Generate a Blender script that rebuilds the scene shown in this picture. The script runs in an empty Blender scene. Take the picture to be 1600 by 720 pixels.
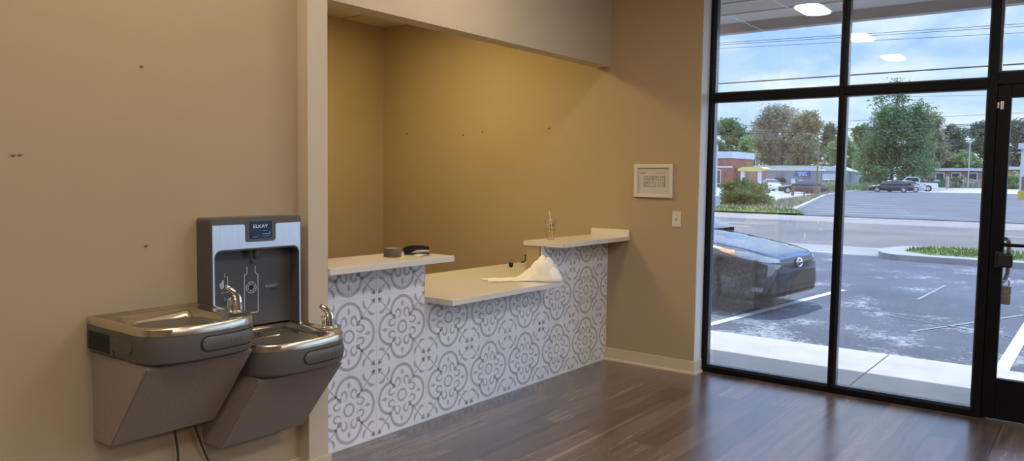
import bpy, bmesh, math, random
from mathutils import Vector, Matrix
from mathutils.bvhtree import BVHTree
R = math.radians
scn = bpy.context.scene
col = scn.collection
random.seed(7)

# ------------------------------------------------------------------ camera
CAM = Vector((-5.5889, -3.2513, 1.4941))
YAW, PITCH, ROLL, FPX = 0.6492, -0.0677, 0.0135, 1222.8
fwd = Vector((math.cos(YAW)*math.cos(PITCH), math.sin(YAW)*math.cos(PITCH), math.sin(PITCH)))
rt = fwd.cross(Vector((0, 0, 1))).normalized(); up = rt.cross(fwd)
rt, up = rt*math.cos(ROLL)+up*math.sin(ROLL), up*math.cos(ROLL)-rt*math.sin(ROLL)
cd = bpy.data.cameras.new('camera'); cam = bpy.data.objects.new('camera', cd); col.objects.link(cam)
cd.sensor_width = 36; cd.lens = FPX/1600*36; cd.clip_start = .05; cd.clip_end = 2000
cam.matrix_world = Matrix(((rt.x, up.x, -fwd.x, CAM.x), (rt.y, up.y, -fwd.y, CAM.y), (rt.z, up.z, -fwd.z, CAM.z), (0, 0, 0, 1)))
scn.camera = cam
def at(px, py, X):            # point of the far background, on the plane x = X
    d = fwd + rt*((px-800)/FPX) - up*((py-360)/FPX)
    return CAM + d*((X-CAM.x)/d.x)
def gz(x):
    if x < 33: return -.15
    return -.15+(min(x, 150)-33)*.5/67

# ------------------------------------------------------------------ materials
MATS = {}; KEEP = set()
def pm(name, c, rough=.5, metal=0, var=.06, scale=6, bump=0, spec=.5, stretch=None, bscale=None, coat=0, emit=0, trans=0):
    if name in MATS: return MATS[name]
    m = bpy.data.materials.new(name); m.use_nodes = True; MATS[name] = m
    nt = m.node_tree; b = nt.nodes['Principled BSDF']; N = nt.nodes.new; L = nt.links.new
    tc = N('ShaderNodeTexCoord'); mp = N('ShaderNodeMapping'); L(tc.outputs['Object'], mp.inputs[0])
    if stretch: mp.inputs['Scale'].default_value = stretch
    n = N('ShaderNodeTexNoise'); n.inputs['Scale'].default_value = scale; n.inputs['Detail'].default_value = 4
    L(mp.outputs[0], n.inputs['Vector'])
    r = N('ShaderNodeValToRGB'); r.color_ramp.elements[0].position = .3; r.color_ramp.elements[1].position = .7
    r.color_ramp.elements[0].color = (*[max(0, x*(1-var)) for x in c], 1)
    r.color_ramp.elements[1].color = (*[min(1, x*(1+var)) for x in c], 1)
    L(n.outputs[0], r.inputs[0]); L(r.outputs[0], b.inputs['Base Color'])
    b.inputs['Roughness'].default_value = rough; b.inputs['Metallic'].default_value = metal
    b.inputs['Specular IOR Level'].default_value = spec; b.inputs['Coat Weight'].default_value = coat
    if emit:
        b.inputs['Emission Color'].default_value = (*c, 1); b.inputs['Emission Strength'].default_value = emit
    if trans: b.inputs['Transmission Weight'].default_value = trans
    if bump:
        bm_ = N('ShaderNodeBump'); bm_.inputs['Strength'].default_value = bump; bm_.inputs['Distance'].default_value = .002
        n2 = N('ShaderNodeTexNoise'); n2.inputs['Scale'].default_value = bscale or scale*10; L(mp.outputs[0], n2.inputs['Vector'])
        L(n2.outputs[0], bm_.inputs['Height']); L(bm_.outputs[0], b.inputs['Normal'])
    return m
def glass(name, tint=(.93, .96, .97), base=.05, edge=.6):
    m = bpy.data.materials.new(name); m.use_nodes = True; nt = m.node_tree; nt.nodes.clear(); N = nt.nodes.new; L = nt.links.new
    o = N('ShaderNodeOutputMaterial'); mx = N('ShaderNodeMixShader'); t = N('ShaderNodeBsdfTransparent'); g = N('ShaderNodeBsdfGlossy')
    t.inputs[0].default_value = (*tint, 1); g.inputs['Roughness'].default_value = 0
    lw = N('ShaderNodeLayerWeight'); lw.inputs[0].default_value = .5
    p = N('ShaderNodeMath'); p.operation = 'POWER'; p.inputs[1].default_value = 4.5; L(lw.outputs['Facing'], p.inputs[0])
    mr = N('ShaderNodeMapRange'); mr.inputs[3].default_value = base; mr.inputs[4].default_value = edge; L(p.outputs[0], mr.inputs[0])
    L(mr.outputs[0], mx.inputs[0]); L(t.outputs[0], mx.inputs[1]); L(g.outputs[0], mx.inputs[2]); L(mx.outputs[0], o.inputs[0])
    return m

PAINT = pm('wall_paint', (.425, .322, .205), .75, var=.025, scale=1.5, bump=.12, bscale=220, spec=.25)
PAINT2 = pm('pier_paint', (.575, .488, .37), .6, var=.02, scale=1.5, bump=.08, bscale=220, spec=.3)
TRIMP = pm('trim_paint', (.64, .52, .37), .55, var=.02, spec=.35)
CEIL = pm('ceiling_tile', (.72, .66, .56), .9, var=.05, scale=60, bump=.3)
TEE = pm('ceiling_tee', (.5, .43, .33), .5)
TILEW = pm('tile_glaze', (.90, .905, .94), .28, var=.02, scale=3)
TILEG = pm('tile_motif', (.49, .50, .54), .32, var=.05, scale=5)
GROUT = pm('tile_grout', (.62, .63, .68), .8)
QUARTZ = pm('white_quartz', (.72, .67, .60), .22, var=.03, scale=90, spec=.5)
BLACKAL = pm('black_anodised', (.003, .003, .0045), .42, metal=0, var=.15, spec=.16)
GLASS = glass('window_glass', (.97, .99, .995), .165, .65)
STEEL = pm('brushed_steel', (.70, .62, .50), .25, metal=1, var=.06, scale=5, stretch=(2, 60, 60))
STEELF = pm('satin_steel_face', (.74, .76, .80), .3, metal=1, var=.05, scale=4, stretch=(60, 2, 2))
CHROME = pm('chrome', (.75, .72, .68), .08, metal=1, var=.02)
DKPL = pm('dark_grey_plastic', (.10, .088, .078), .42, var=.08, bump=.05)
DKPL2 = pm('dark_grey_recess', (.075, .07, .07), .38, var=.08)
BLK = pm('black_plastic', (.012, .011, .012), .35, var=.2)
SLOT = pm('vent_slot_black', (.006, .006, .006), .8)
VINYL = pm('speckled_taupe_vinyl', (.32, .26, .225), .5, var=.3, scale=320, bump=.25, bscale=400)
ICON = pm('icon_grey', (.58, .58, .60), .5)
ICONB = pm('icon_dark_blue', (.01, .02, .045), .5)
WHITE = pm('white_plastic', (.66, .61, .55), .4, var=.02)
PAPER = pm('paper', (.56, .51, .48), .8, var=.02)
PRINT = pm('printed_ink', (.12, .10, .10), .8, var=.3)
DUCT = pm('brown_tape', (.105, .078, .06), .45, var=.1)
YEL = pm('yellow_note', (.62, .55, .18), .8)
TOWEL = pm('white_paper_towel', (.86, .80, .72), .9, var=.03, bump=.3, bscale=120)
CUPP = glass('clear_cup_plastic', (.985, .98, .97), .07, .7)
LIQ = glass('pale_tea', (.96, .90, .70), .02, .2)
def ddm():
    m = pm('stapler_black', (.006, .006, .007), .3); return m

def wood_floor():
    m = bpy.data.materials.new('vinyl_plank'); m.use_nodes = True; nt = m.node_tree; b = nt.nodes['Principled BSDF']; N = nt.nodes.new; L = nt.links.new
    tc = N('ShaderNodeTexCoord'); br = N('ShaderNodeTexBrick'); L(tc.outputs['Object'], br.inputs['Vector'])
    br.inputs['Scale'].default_value = 1; br.inputs['Brick Width'].default_value = 1.22; br.inputs['Row Height'].default_value = .165
    br.inputs['Mortar Size'].default_value = .002; br.inputs['Mortar Smooth'].default_value = .3; br.offset = .37; br.inputs['Bias'].default_value = 0
    br.inputs['Color1'].default_value = (.066, .043, .032, 1); br.inputs['Color2'].default_value = (.175, .126, .100, 1); br.inputs['Mortar'].default_value = (.018, .012, .01, 1)
    mp = N('ShaderNodeMapping'); mp.inputs['Scale'].default_value = (.9, 15, 1); L(tc.outputs['Object'], mp.inputs[0])
    # shift the grain from row to row so planks do not share streaks
    n = N('ShaderNodeTexNoise'); n.inputs['Scale'].default_value = 1.6; n.inputs['Detail'].default_value = 7; n.inputs['Roughness'].default_value = .62; n.inputs['Distortion'].default_value = .5
    L(mp.outputs[0], n.inputs['Vector'])
    cr = N('ShaderNodeValToRGB'); cr.color_ramp.elements[0].position = .32; cr.color_ramp.elements[1].position = .68
    cr.color_ramp.elements[0].color = (.50, .48, .46, 1); cr.color_ramp.elements[1].color = (1.38, 1.36, 1.35, 1); L(n.outputs[0], cr.inputs[0])
    mx = N('ShaderNodeMix'); mx.data_type = 'RGBA'; mx.blend_type = 'MULTIPLY'; mx.inputs[0].default_value = 1
    L(br.outputs['Color'], mx.inputs[6]); L(cr.outputs[0], mx.inputs[7])
    L(mx.outputs[2], b.inputs['Base Color'])
    b.inputs['Roughness'].default_value = .27; b.inputs['Specular IOR Level'].default_value = 1; b.inputs['Coat Weight'].default_value = .32; b.inputs['Coat Roughness'].default_value = .24; b.inputs['Coat IOR'].default_value = 1.7
    bp = N('ShaderNodeBump'); bp.inputs['Strength'].default_value = .12; bp.inputs['Distance'].default_value = .002; L(n.outputs[0], bp.inputs['Height']); L(bp.outputs[0], b.inputs['Normal'])
    return m
FLOORM = wood_floor()

# ------------------------------------------------------------------ mesh helpers
def tag(o, label=None, cat=None, group=None, kind=None):
    if label: o['label'] = label
    if cat: o['category'] = cat
    if group: o['group'] = group
    if kind: o['kind'] = kind
    return o
def empty(name, loc=(0, 0, 0), rz=0, label=None, cat=None, group=None, kind=None):
    o = bpy.data.objects.new(name, None); col.objects.link(o); o.location = loc; o.rotation_euler = (0, 0, rz); o.empty_display_size = .05
    return tag(o, label, cat, group, kind)
def obj(name, bm, mats, parent=None, smooth=False, loc=None):
    me = bpy.data.meshes.new(name); bmesh.ops.recalc_face_normals(bm, faces=bm.faces) if id(bm) not in KEEP else KEEP.discard(id(bm))
    bm.to_mesh(me); bm.free()
    for m in (mats if isinstance(mats, (list, tuple)) else [mats]): me.materials.append(m)
    if smooth:
        for p in me.polygons: p.use_smooth = True
        if smooth != 'all':
            try: me.set_sharp_from_angle(angle=R(38))
            except Exception: pass
    o = bpy.data.objects.new(name, me); col.objects.link(o)
    if parent: o.parent = parent
    if loc: o.location = loc
    return o
def NB(): return bmesh.new()
def box(bm, a, b, bev=0, mi=0, seg=2):
    x0, y0, z0 = [min(p, q) for p, q in zip(a, b)]; x1, y1, z1 = [max(p, q) for p, q in zip(a, b)]
    vs = [bm.verts.new(p) for p in ((x0, y0, z0), (x1, y0, z0), (x1, y1, z0), (x0, y1, z0), (x0, y0, z1), (x1, y0, z1), (x1, y1, z1), (x0, y1, z1))]
    fs = [bm.faces.new([vs[i] for i in q]) for q in ((3, 2, 1, 0), (4, 5, 6, 7), (0, 1, 5, 4), (1, 2, 6, 5), (2, 3, 7, 6), (3, 0, 4, 7))]
    for f in fs: f.material_index = mi
    if bev:
        es = list({e for f in fs for e in f.edges})
        r = bmesh.ops.bevel(bm, geom=es, offset=bev, segments=seg, affect='EDGES', profile=.5)
        for f in r['faces']: f.material_index = mi
    return bm
def prism(bm, pts, ax, a, b, mi=0):
    # polygon pts in the two other axes, extruded along ax from a to b
    def P(p, t):
        if ax == 0: return (t, p[0], p[1])
        if ax == 1: return (p[0], t, p[1])
        return (p[0], p[1], t)
    A = [bm.verts.new(P(p, a)) for p in pts]; B = [bm.verts.new(P(p, b)) for p in pts]
    fs = [bm.faces.new(A), bm.faces.new(B[::-1])]
    n = len(pts)
    for i in range(n): fs.append(bm.faces.new([A[i], A[(i+1) % n], B[(i+1) % n], B[i]]))
    for f in fs: f.material_index = mi
    return bm
def rrect(x0, z0, x1, z1, r, n=6):
    pts = []
    for cx, cz, a0 in ((x1-r, z1-r, 0), (x0+r, z1-r, 90), (x0+r, z0+r, 180), (x1-r, z0+r, 270)):
        for k in range(n+1):
            a = R(a0+90*k/n); pts.append((cx+r*math.cos(a), cz+r*math.sin(a)))
    return pts
def tube(bm, path, rad, seg=10, mi=0, caps=True):
    path = [Vector(p) for p in path]; n = len(path)
    if not isinstance(rad, (list, tuple)): rad = [rad]*n
    t0 = (path[1]-path[0]).normalized()
    ref = Vector((0, 0, 1)) if abs(t0.z) < .9 else Vector((1, 0, 0))
    nx = t0.cross(ref).normalized(); rings = []
    for i, p in enumerate(path):
        t = (path[min(i+1, n-1)]-path[max(i-1, 0)]).normalized()
        nx = (nx - t*nx.dot(t)).normalized(); ny = t.cross(nx)
        rings.append([bm.verts.new(p+(nx*math.cos(2*math.pi*k/seg)+ny*math.sin(2*math.pi*k/seg))*rad[i]) for k in range(seg)])
    for a, b in zip(rings, rings[1:]):
        for k in range(seg):
            bm.faces.new([a[k], a[(k+1) % seg], b[(k+1) % seg], b[k]]).material_index = mi
    if caps:
        bm.faces.new(rings[0][::-1]).material_index = mi; bm.faces.new(rings[-1]).material_index = mi
    return bm
def lathe(bm, prof, c=(0, 0, 0), seg=32, mi=0, closed=False, axis=2):
    # prof: (radius, height) points
    def P(r, h, a):
        x, y = r*math.cos(a), r*math.sin(a)
        if axis == 2: q = (x, y, h)
        elif axis == 1: q = (x, h, y)
        else: q = (h, x, y)
        return (c[0]+q[0], c[1]+q[1], c[2]+q[2])
    rings = []
    for r, h in prof:
        if r < 1e-6: rings.append([bm.verts.new(P(0, h, 0))])
        else: rings.append([bm.verts.new(P(r, h, 2*math.pi*k/seg)) for k in range(seg)])
    prs = list(zip(rings, rings[1:]))+([(rings[-1], rings[0])] if closed else [])
    for A, B in prs:
        for k in range(seg):
            k2 = (k+1) % seg
            if len(A) == 1 and len(B) == 1: break
            if len(A) == 1: f = [A[0], B[k2], B[k]]
            elif len(B) == 1: f = [A[k], A[k2], B[0]]
            else: f = [A[k], A[k2], B[k2], B[k]]
            bm.faces.new(f).material_index = mi
    return bm
def spline(pts, n=8):
    P = [Vector(p) for p in pts]; out = []
    for i in range(len(P)-1):
        p0, p1, p2, p3 = P[max(i-1, 0)], P[i], P[i+1], P[min(i+2, len(P)-1)]
        for k in range(n):
            t = k/n
            out.append(.5*((2*p1)+(p2-p0)*t+(2*p0-5*p1+4*p2-p3)*t*t+(3*p1-p0-3*p2+p3)*t**3))
    out.append(P[-1]); return out
def text(body, size, loc, rot, m, parent, name='lettering', extrude=.0004, sx=1, align='CENTER', shear=0):
    c = bpy.data.curves.new(name, 'FONT'); c.body = body; c.size = size; c.extrude = extrude; c.align_x = align; c.align_y = 'CENTER'; c.shear = shear
    t = bpy.data.objects.new('tmp', c); col.objects.link(t)
    dg = bpy.context.evaluated_depsgraph_get(); me = bpy.data.meshes.new_from_object(t.evaluated_get(dg)); bpy.data.objects.remove(t)
    me.materials.clear(); me.materials.append(m)
    o = bpy.data.objects.new(name, me); col.objects.link(o); o.location = loc; o.rotation_euler = rot; o.scale = (sx, 1, 1); o.parent = parent
    return o
def smooth01(t): t = max(0, min(1, t)); return t*t*(3-2*t)
def S(name, bm, m, parent=None, smooth=False):
    o = obj(name, bm, m, parent, smooth)
    if not parent: o['kind'] = 'structure'
    return o

# ------------------------------------------------------------------ room shell
H = 3.22                      # main ceiling
HR = 2.985                    # reception ceiling
YW = -.137                    # face of the long wall
S('floor', box(NB(), (-9.5, -12, -.1), (.13, 2.65, 0)), FLOORM)
S('ceiling', box(NB(), (-9.5, -12, H), (.25, .0, H+.1)), CEIL)
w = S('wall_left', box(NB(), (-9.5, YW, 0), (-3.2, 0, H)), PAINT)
w['label'] = 'beige painted wall behind the drinking fountains'
for x, z in ((-3.962, 1.918), (-4.436, 1.548), (-4.413, 1.551), (-3.957, 1.195)):
    b = NB(); lathe(b, [(0, -.003), (.004, -.002), (.006, 0)], (x, YW, z), 10, axis=1); tube(b, [(x-.008, YW-.001, z+.002), (x-.003, YW-.003, z-.002), (x+.009, YW-.001, z+.003)], .0018, 6)
    obj('screw_hole', b, pm('torn_paint', (.22, .14, .08), .9, var=.4, scale=200), w)
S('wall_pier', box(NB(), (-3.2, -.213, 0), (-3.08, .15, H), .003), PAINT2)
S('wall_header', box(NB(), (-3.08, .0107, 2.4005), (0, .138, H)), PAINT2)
S('wall_rear_recess', box(NB(), (-3.2, 2.65, 0), (0, 2.75, H)), PAINT)
S('wall_side_recess', box(NB(), (-3.3, .15, 0), (-3.2, 2.75, H)), PAINT)
w = S('wall_right', box(NB(), (0, -.78, 0), (.25, 2.75, H)), PAINT)
for y, z in ((2.315, 1.912), (1.577, 1.883), (1.345, 1.907), (.604, 1.917)):
    b = NB(); tube(b, [(-.001, y-.008, z+.01), (-.004, y, z), (-.001, y+.012, z-.004)], .004, 6); lathe(b, [(0, -.003), (.006, -.002), (.008, 0)], (0, y, z), 10, axis=0)
    obj('screw_hole', b, MATS['torn_paint'], w)
S('trim_2', box(NB(), (.002, -.786, .1016), (.13, -.778, 3.06)), pm('jamb_return_paint', (.74, .73, .72), .5, var=.02))
S('wall_front', box(NB(), (-9.5, -12.1, 0), (.25, -12, H)), PAINT)
S('wall_back', box(NB(), (-9.6, -12.1, 0), (-9.5, 0, H)), PAINT)
S('wall_above_storefront', box(NB(), (.0, -12, 3.06), (.25, -.78, H)), PAINT)
S('wall_beside_storefront', box(NB(), (.0, -12, 0), (.25, -9.6, 3.06)), PAINT)
c = S('ceiling_recess', box(NB(), (-3.2, .138, HR), (0, 2.65, H)), CEIL)
b = NB()
for k in range(5): box(b, (-.565-k*.61, .138, HR-.004), (-.541-k*.61, 2.65, HR))
for k in range(4): box(b, (-3.2, 2.05-k*.61, HR-.004), (0, 2.074-k*.61, HR))
obj('ceiling_grid', b, TEE, c)
def baseboard(name, a, b_):
    q = NB(); box(q, a, b_, .002)
    return S(name, q, TRIMP)
baseboard('baseboard_left', (-9.5, YW-.012, 0), (-3.2, YW, .1016))
q = NB(); box(q, (-3.212, -.225, 0), (-3.068, -.213, .1016), .002); box(q, (-3.212, -.213, 0), (-3.2, YW-.012, .1016), .002); box(q, (-3.08, -.213, 0), (-3.068, -.01, .1016), .002)
S('baseboard_pier', q, TRIMP)
q = NB(); box(q, (-.012, -.792, 0), (0, -.002, .1016), .002); box(q, (0, -.792, 0), (.13, -.78, .1016), .002)
prism(q, [(-.012, 0), (-.012, .018), (-.018, .016), (-.024, .010), (-.026, 0)], 1, -.806, -.004)
prism(q, [(-.792, 0), (-.792, .018), (-.800, .014), (-.806, 0)], 0, -.024, .128)
S('baseboard_right', q, TRIMP)
S('baseboard_recess', box(box(NB(), (-3.2, 2.638, 0), (-.012, 2.65, .1016)), (-.012, .14, 0), (0, 2.638, .1016)), TRIMP)

# ceiling lamps of the waiting room (rounded wrap fixtures) and of the reception
LAMPM = bpy.data.materials.new('lamp_diffuser'); LAMPM.use_nodes = True
def emat(name, c, s):
    m = bpy.data.materials.new(name); m.use_nodes = True; nt = m.node_tree; bb = nt.nodes['Principled BSDF']
    bb.inputs['Base Color'].default_value = (.8, .8, .78, 1); bb.inputs['Emission Color'].default_value = (*c, 1); bb.inputs['Emission Strength'].default_value = s
    return m
LAMPM = emat('lamp_diffuser_cool', (1, .83, .60), 38)
LAMPFILL = emat('fill_diffuser_neutral', (1, .955, .91), 19)
LAMPW = emat('lamp_diffuser_warm', (1, .79, .34), 41)
def lamp(name, x, y, z, lx, ly, m, label):
    t = empty(name, (x, y, z), 0, label, 'ceiling light', 'ceiling lights')
    q = NB(); prism(q, rrect(-lx/2-.02, -ly/2-.02, lx/2+.02, ly/2+.02, min(lx, ly)*.42), 2, -.035, 0); obj('housing', q, WHITE, t)
    q = NB(); prism(q, rrect(-lx/2, -ly/2, lx/2, ly/2, min(lx, ly)*.42), 2, -.05, -.034); obj('diffuser', q, m, t)
for x, y, nm in ((-2.06, -.85, 'nearest the tiled counter'), (-3.9, -.85, 'above the drinking fountains'), (-5.7, -.85, 'farther from the window along the long wall')):
    lamp('ceiling_lamp', x, y, H, .52, .24, LAMPM, 'white rounded ceiling light '+nm)
for x, y, nm in ((-1.9, -3.5, 'inside the glass door'), (-4.6, -3.5, 'above the viewer'), (-7.4, -3.0, 'at the rear of the room'), (-1.9, -6.3, 'over the far window bays'), (-4.6, -6.3, 'deep in the room behind the viewer'), (-7.4, -6.3, 'in the rear corner of the room'), (-3.2, -9.1, 'at the deepest end of the room')):
    lamp('fill_troffer', x, y, H, 1.2, .6, LAMPFILL, 'unseen added ceiling fill light panel '+nm)  # panels out of view, added as frontal fill for the counter wall
lamp('ceiling_lamp', -1.25, 1.25, HR, .55, .55, LAMPW, 'warm square ceiling light inside the reception recess')

# ------------------------------------------------------------------ storefront
XF, XG = .13, .182
ZT0, ZT1 = 2.096, 2.150
def fr(b, y0, y1, z0, z1, x0=XF, x1=XF+.114): box(b, (x0, y0, z0), (x1, y1, z1), .002, seg=1)
def bead(b, y0, y1, z0, z1, inn=.012):       # glazing stops around a pane
    t = inn
    for a, c_, e, f in ((y0, y0+t, z0, z1), (y1-t, y1, z0, z1), (y0+t, y1-t, z0, z0+t), (y0+t, y1-t, z1-t, z1)): box(b, (XG-.022, a, e), (XG+.03, c_, f))
def pane(name, y0, y1, z0, z1, par): return obj(name, box(NB(), (XG-.003, y0, z0), (XG+.003, y1, z1)), GLASS, par)
ZTOP = 3.06
W1 = empty('window_1', (0, 0, 0), kind='structure')
b = NB(); fr(b, -.78, -.812, 0, ZTOP); obj('jamb', b, BLACKAL, W1)
b = NB(); fr(b, -.812, -1.74, 0, .045); obj('sill_bar', b, BLACKAL, W1)
b = NB(); fr(b, -.812, -1.74, ZT0, ZT1); obj('transom_bar', b, BLACKAL, W1)
b = NB(); bead(b, -1.74, -.812, .045, ZT0); bead(b, -1.74, -.812, ZT1, ZTOP); obj('glazing_stop', b, pm('black_gasket', (.03, .032, .045), .25, spec=.7), W1)
pane('lower_pane', -1.74, -.812, .045, ZT0, W1); pane('upper_pane', -1.74, -.812, ZT1, ZTOP, W1)
W2 = empty('window_2', (0, 0, 0), kind='structure')
b = NB(); fr(b, -1.74, -1.773, 0, ZTOP); obj('mullion', b, BLACKAL, W2)
b = NB(); fr(b, -1.773, -2.627, 0, .045); obj('sill_bar', b, BLACKAL, W2)
b = NB(); fr(b, -1.773, -2.627, ZT0, ZT1); obj('transom_bar', b, BLACKAL, W2)
b = NB(); bead(b, -2.627, -1.773, .045, ZT0); bead(b, -2.627, -1.773, ZT1, ZTOP); obj('glazing_stop', b, MATS['black_gasket'], W2)
pane('lower_pane', -2.627, -1.773, .045, ZT0, W2); pane('upper_pane', -2.627, -1.773, ZT1, ZTOP, W2)
W3 = empty('window_3', (0, 0, 0), kind='structure')      # door frame and the light above the door
b = NB(); fr(b, -2.627, -2.677, 0, ZTOP); obj('mullion', b, BLACKAL, W3)
b = NB(); fr(b, -3.62, -3.67, 0, ZTOP); obj('mullion', b, BLACKAL, W3)
b = NB(); fr(b, -2.677, -3.62, 2.11, 2.183); obj('door_header', b, BLACKAL, W3)
b = NB(); bead(b, -3.62, -2.677, 2.183, ZTOP); obj('glazing_stop', b, MATS['black_gasket'], W3)
pane('upper_pane', -3.62, -2.677, 2.183, ZTOP, W3)
W4 = empty('window_4', (0, 0, 0), kind='structure')
b = NB(); fr(b, -9.55, -9.6, 0, ZTOP); fr(b, -3.67, -9.55, 0, .045); fr(b, -3.67, -9.55, ZT0, ZT1); [fr(b, -4.6-k*.98, -4.64-k*.98, .045, ZTOP) for k in range(5)]; obj('frame', b, BLACKAL, W4)
pane('lower_pane', -9.55, -3.67, .045, ZT0, W4); pane('upper_pane', -9.55, -3.67, ZT1, ZTOP, W4)
S('trim_1', box(NB(), (XF-.002, -9.6, -.03), (.26, -.78, .003)), pm('threshold_metal', (.10, .09, .085), .4, metal=.6))

D1 = empty('door_1', (XF+.035, -2.683, 0), kind='structure')
dx, dy = XF+.035, -2.683
def dbox(b, y0, y1, z0, z1, x0=XF+.012, x1=XF+.058, bev=.003): box(b, (x0-dx, y0-dy, z0), (x1-dx, y1-dy, z1), bev)
b = NB(); dbox(b, -2.678, -2.752, .01, 2.108); box(b, (XF+.06-dx, -2.66-dy, .004), (XF+.08-dx, -2.70-dy, 2.11)); obj('stile', b, BLACKAL, D1)
b = NB(); dbox(b, -3.548, -3.615, .01, 2.105); obj('stile', b, BLACKAL, D1)
b = NB(); dbox(b, -2.752, -3.548, 2.027, 2.109); obj('top_rail', b, BLACKAL, D1)
b = NB(); dbox(b, -2.752, -3.548, .01, .268); obj('bottom_rail', b, BLACKAL, D1)
o = pane('door_glass', -3.548, -2.752, .268, 2.027, D1); o.location = (-dx, -dy, 0)
b = NB(); box(b, (-.075, -.07, 1.108), (-.05, -.87, 1.128), .004); box(b, (-.06, -.068, 1.106), (-.02, -.085, 1.13), .002); box(b, (-.06, -.855, 1.106), (-.02, -.872, 1.13), .002); obj('push_bar', b, BLACKAL, D1)
b = NB(); box(b, (-.05, -.028, .972), (-.022, -.066, 1.072), .004); box(b, (-.062, -.04, .978), (-.045, -.125, 1.064), .012, seg=3)
for k in range(4): box(b, (-.0635, -.105, .996+k*.016), (-.061, -.108, 1.004+k*.016))
obj('thumb_latch', b, BLK, D1)
b = NB(); tube(b, spline([(.03, -.075, 1.15), (.075, -.085, 1.14), (.085, -.09, 1.08), (.085, -.09, .97), (.085, -.087, .92), (.06, -.075, .885), (.028, -.06, .88)], 6), .013, 10); obj('pull_handle', b, pm('bronze_grey_pull', (.16, .15, .15), .4, metal=.5), D1, True)
b = NB(); box(b, (-.032, -.012, 1.955), (-.022, -.030, 2.005), .002); box(b, (-.034, 0.004, 1.965), (-.024, -.006, 2.0), .002); obj('alarm_contact', b, pm('ivory_contact', (.55, .52, .48), .5), D1)
LB = empty('key_lockbox', (dx+.085, dy-.083, .73), 0, 'grey key lockbox hanging from the pull handle outside the glass door', 'lockbox')
q = NB(); box(q, (-.018, -.03, 0), (.018, .03, .062), .006); obj('lower_case', q, pm('lockbox_grey', (.17, .15, .14), .5), LB)
q = NB(); box(q, (-.018, -.032, .064), (.018, .032, .118), .006); obj('upper_case', q, pm('lockbox_taupe', (.24, .22, .21), .5), LB)
q = NB(); tube(q, spline([(0, -.018, .11), (0, -.018, .15), (0, -.012, .165), (0, .0, .172), (0, .012, .165), (0, .018, .15), (0, .018, .11)], 5), .004, 8); obj('shackle', q, CHROME, LB, True)

# ------------------------------------------------------------------ reception counter
ZC, TH, ZD = 1.0325, .033, .767
XL, XR = -2.167, -.957
RC = empty('reception_counter', (-1.5, .06, 0), 0, 'white reception counter front faced in grey medallion pattern tiles', 'counter')
off = Vector((1.5, -.06, 0))
def rc(o): o.location = off; return o
hw = NB()
prism(hw, [(-3.08, 0), (0, 0), (0, ZC-TH), (XR, ZC-TH), (XR, ZD-TH), (XL, ZD-TH), (XL, ZC-TH), (-3.08, ZC-TH)], 1, .009, .13)
rc(obj('half_wall', hw, PAINT, RC))
RECTS = [(-3.08, XL-.006, .004, ZC-TH), (XL-.006, XR+.006, .004, ZD-TH), (XR+.006, -.004, .004, ZC-TH)]
PT = .4064; GX, GZ = -2.7632, .2086
tb = NB(); KEEP.add(id(tb))
def face_y(bm, pts, y, mi):
    if len(pts) < 3: return
    a = sum(pts[i][0]*pts[(i+1) % len(pts)][1]-pts[(i+1) % len(pts)][0]*pts[i][1] for i in range(len(pts)))
    if abs(a) < 1e-9: return
    if a < 0: pts = pts[::-1]
    bm.faces.new([bm.verts.new((p[0], y, p[1])) for p in pts]).material_index = mi
def clip(poly, r):
    x0, x1, z0, z1 = r
    for ax, lim, sg in ((0, x0, 1), (0, x1, -1), (1, z0, 1), (1, z1, -1)):
        out = []
        for i in range(len(poly)):
            p, q_ = poly[i], poly[(i+1) % len(poly)]
            dp, dq = (p[ax]-lim)*sg, (q_[ax]-lim)*sg
            if dp >= 0: out.append(p)
            if (dp > 0 and dq < 0) or (dp < 0 and dq > 0):
                t = dp/(dp-dq); out.append((p[0]+(q_[0]-p[0])*t, p[1]+(q_[1]-p[1])*t))
        poly = out
        if len(poly) < 3: return []
    return poly
motif = []                      # convex pieces of one medallion, in units of the repeat
def band(path, ws):
    n = len(path)
    if not isinstance(ws, (list, tuple)): ws = [ws]*n
    Lp, Rp = [], []
    for i in range(n):
        a, c_ = path[max(i-1, 0)], path[min(i+1, n-1)]
        tx, tz = c_[0]-a[0], c_[1]-a[1]; l = math.hypot(tx, tz) or 1
        nx_, nz_ = -tz/l*ws[i]/2, tx/l*ws[i]/2
        Lp.append((path[i][0]+nx_, path[i][1]+nz_)); Rp.append((path[i][0]-nx_, path[i][1]-nz_))
    return [[Lp[i], Lp[i+1], Rp[i+1], Rp[i]] for i in range(n-1)]
def disc(c_, r, n=10): return [[(c_[0]+r*math.cos(2*math.pi*k/n), c_[1]+r*math.sin(2*math.pi*k/n)) for k in range(n)]]
def rot(ps, a): return [[(x*math.cos(a)-z*math.sin(a), x*math.sin(a)+z*math.cos(a)) for x, z in p] for p in ps]
def mir(ps): return [[(-x, z) for x, z in p] for p in ps]
lobe = []
rc_, d_ = .222, .226            # lobe outline: arc of a circle on the axis, meeting its neighbours on the diagonals
a_hit = None
for k in range(400):            # angle at which the lobe reaches the diagonal
    a = R(90-k*.5); x, z = rc_*math.cos(a), d_+rc_*math.sin(a)
    if z <= x: a_hit = a; break
arc = [(rc_*math.cos(a_hit+(math.pi-2*a_hit)*k/30), d_+rc_*math.sin(a_hit+(math.pi-2*a_hit)*k/30)) for k in range(31)]
lobe += band(arc, .043)
leaf = lambda cx, cz, a, L_, wd: rot2([[(-L_/2, 0), (-L_/5, wd/2), (L_/6, wd/2), (L_/2, 0), (L_/6, -wd/2), (-L_/5, -wd/2)]], a, cx, cz)
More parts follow.
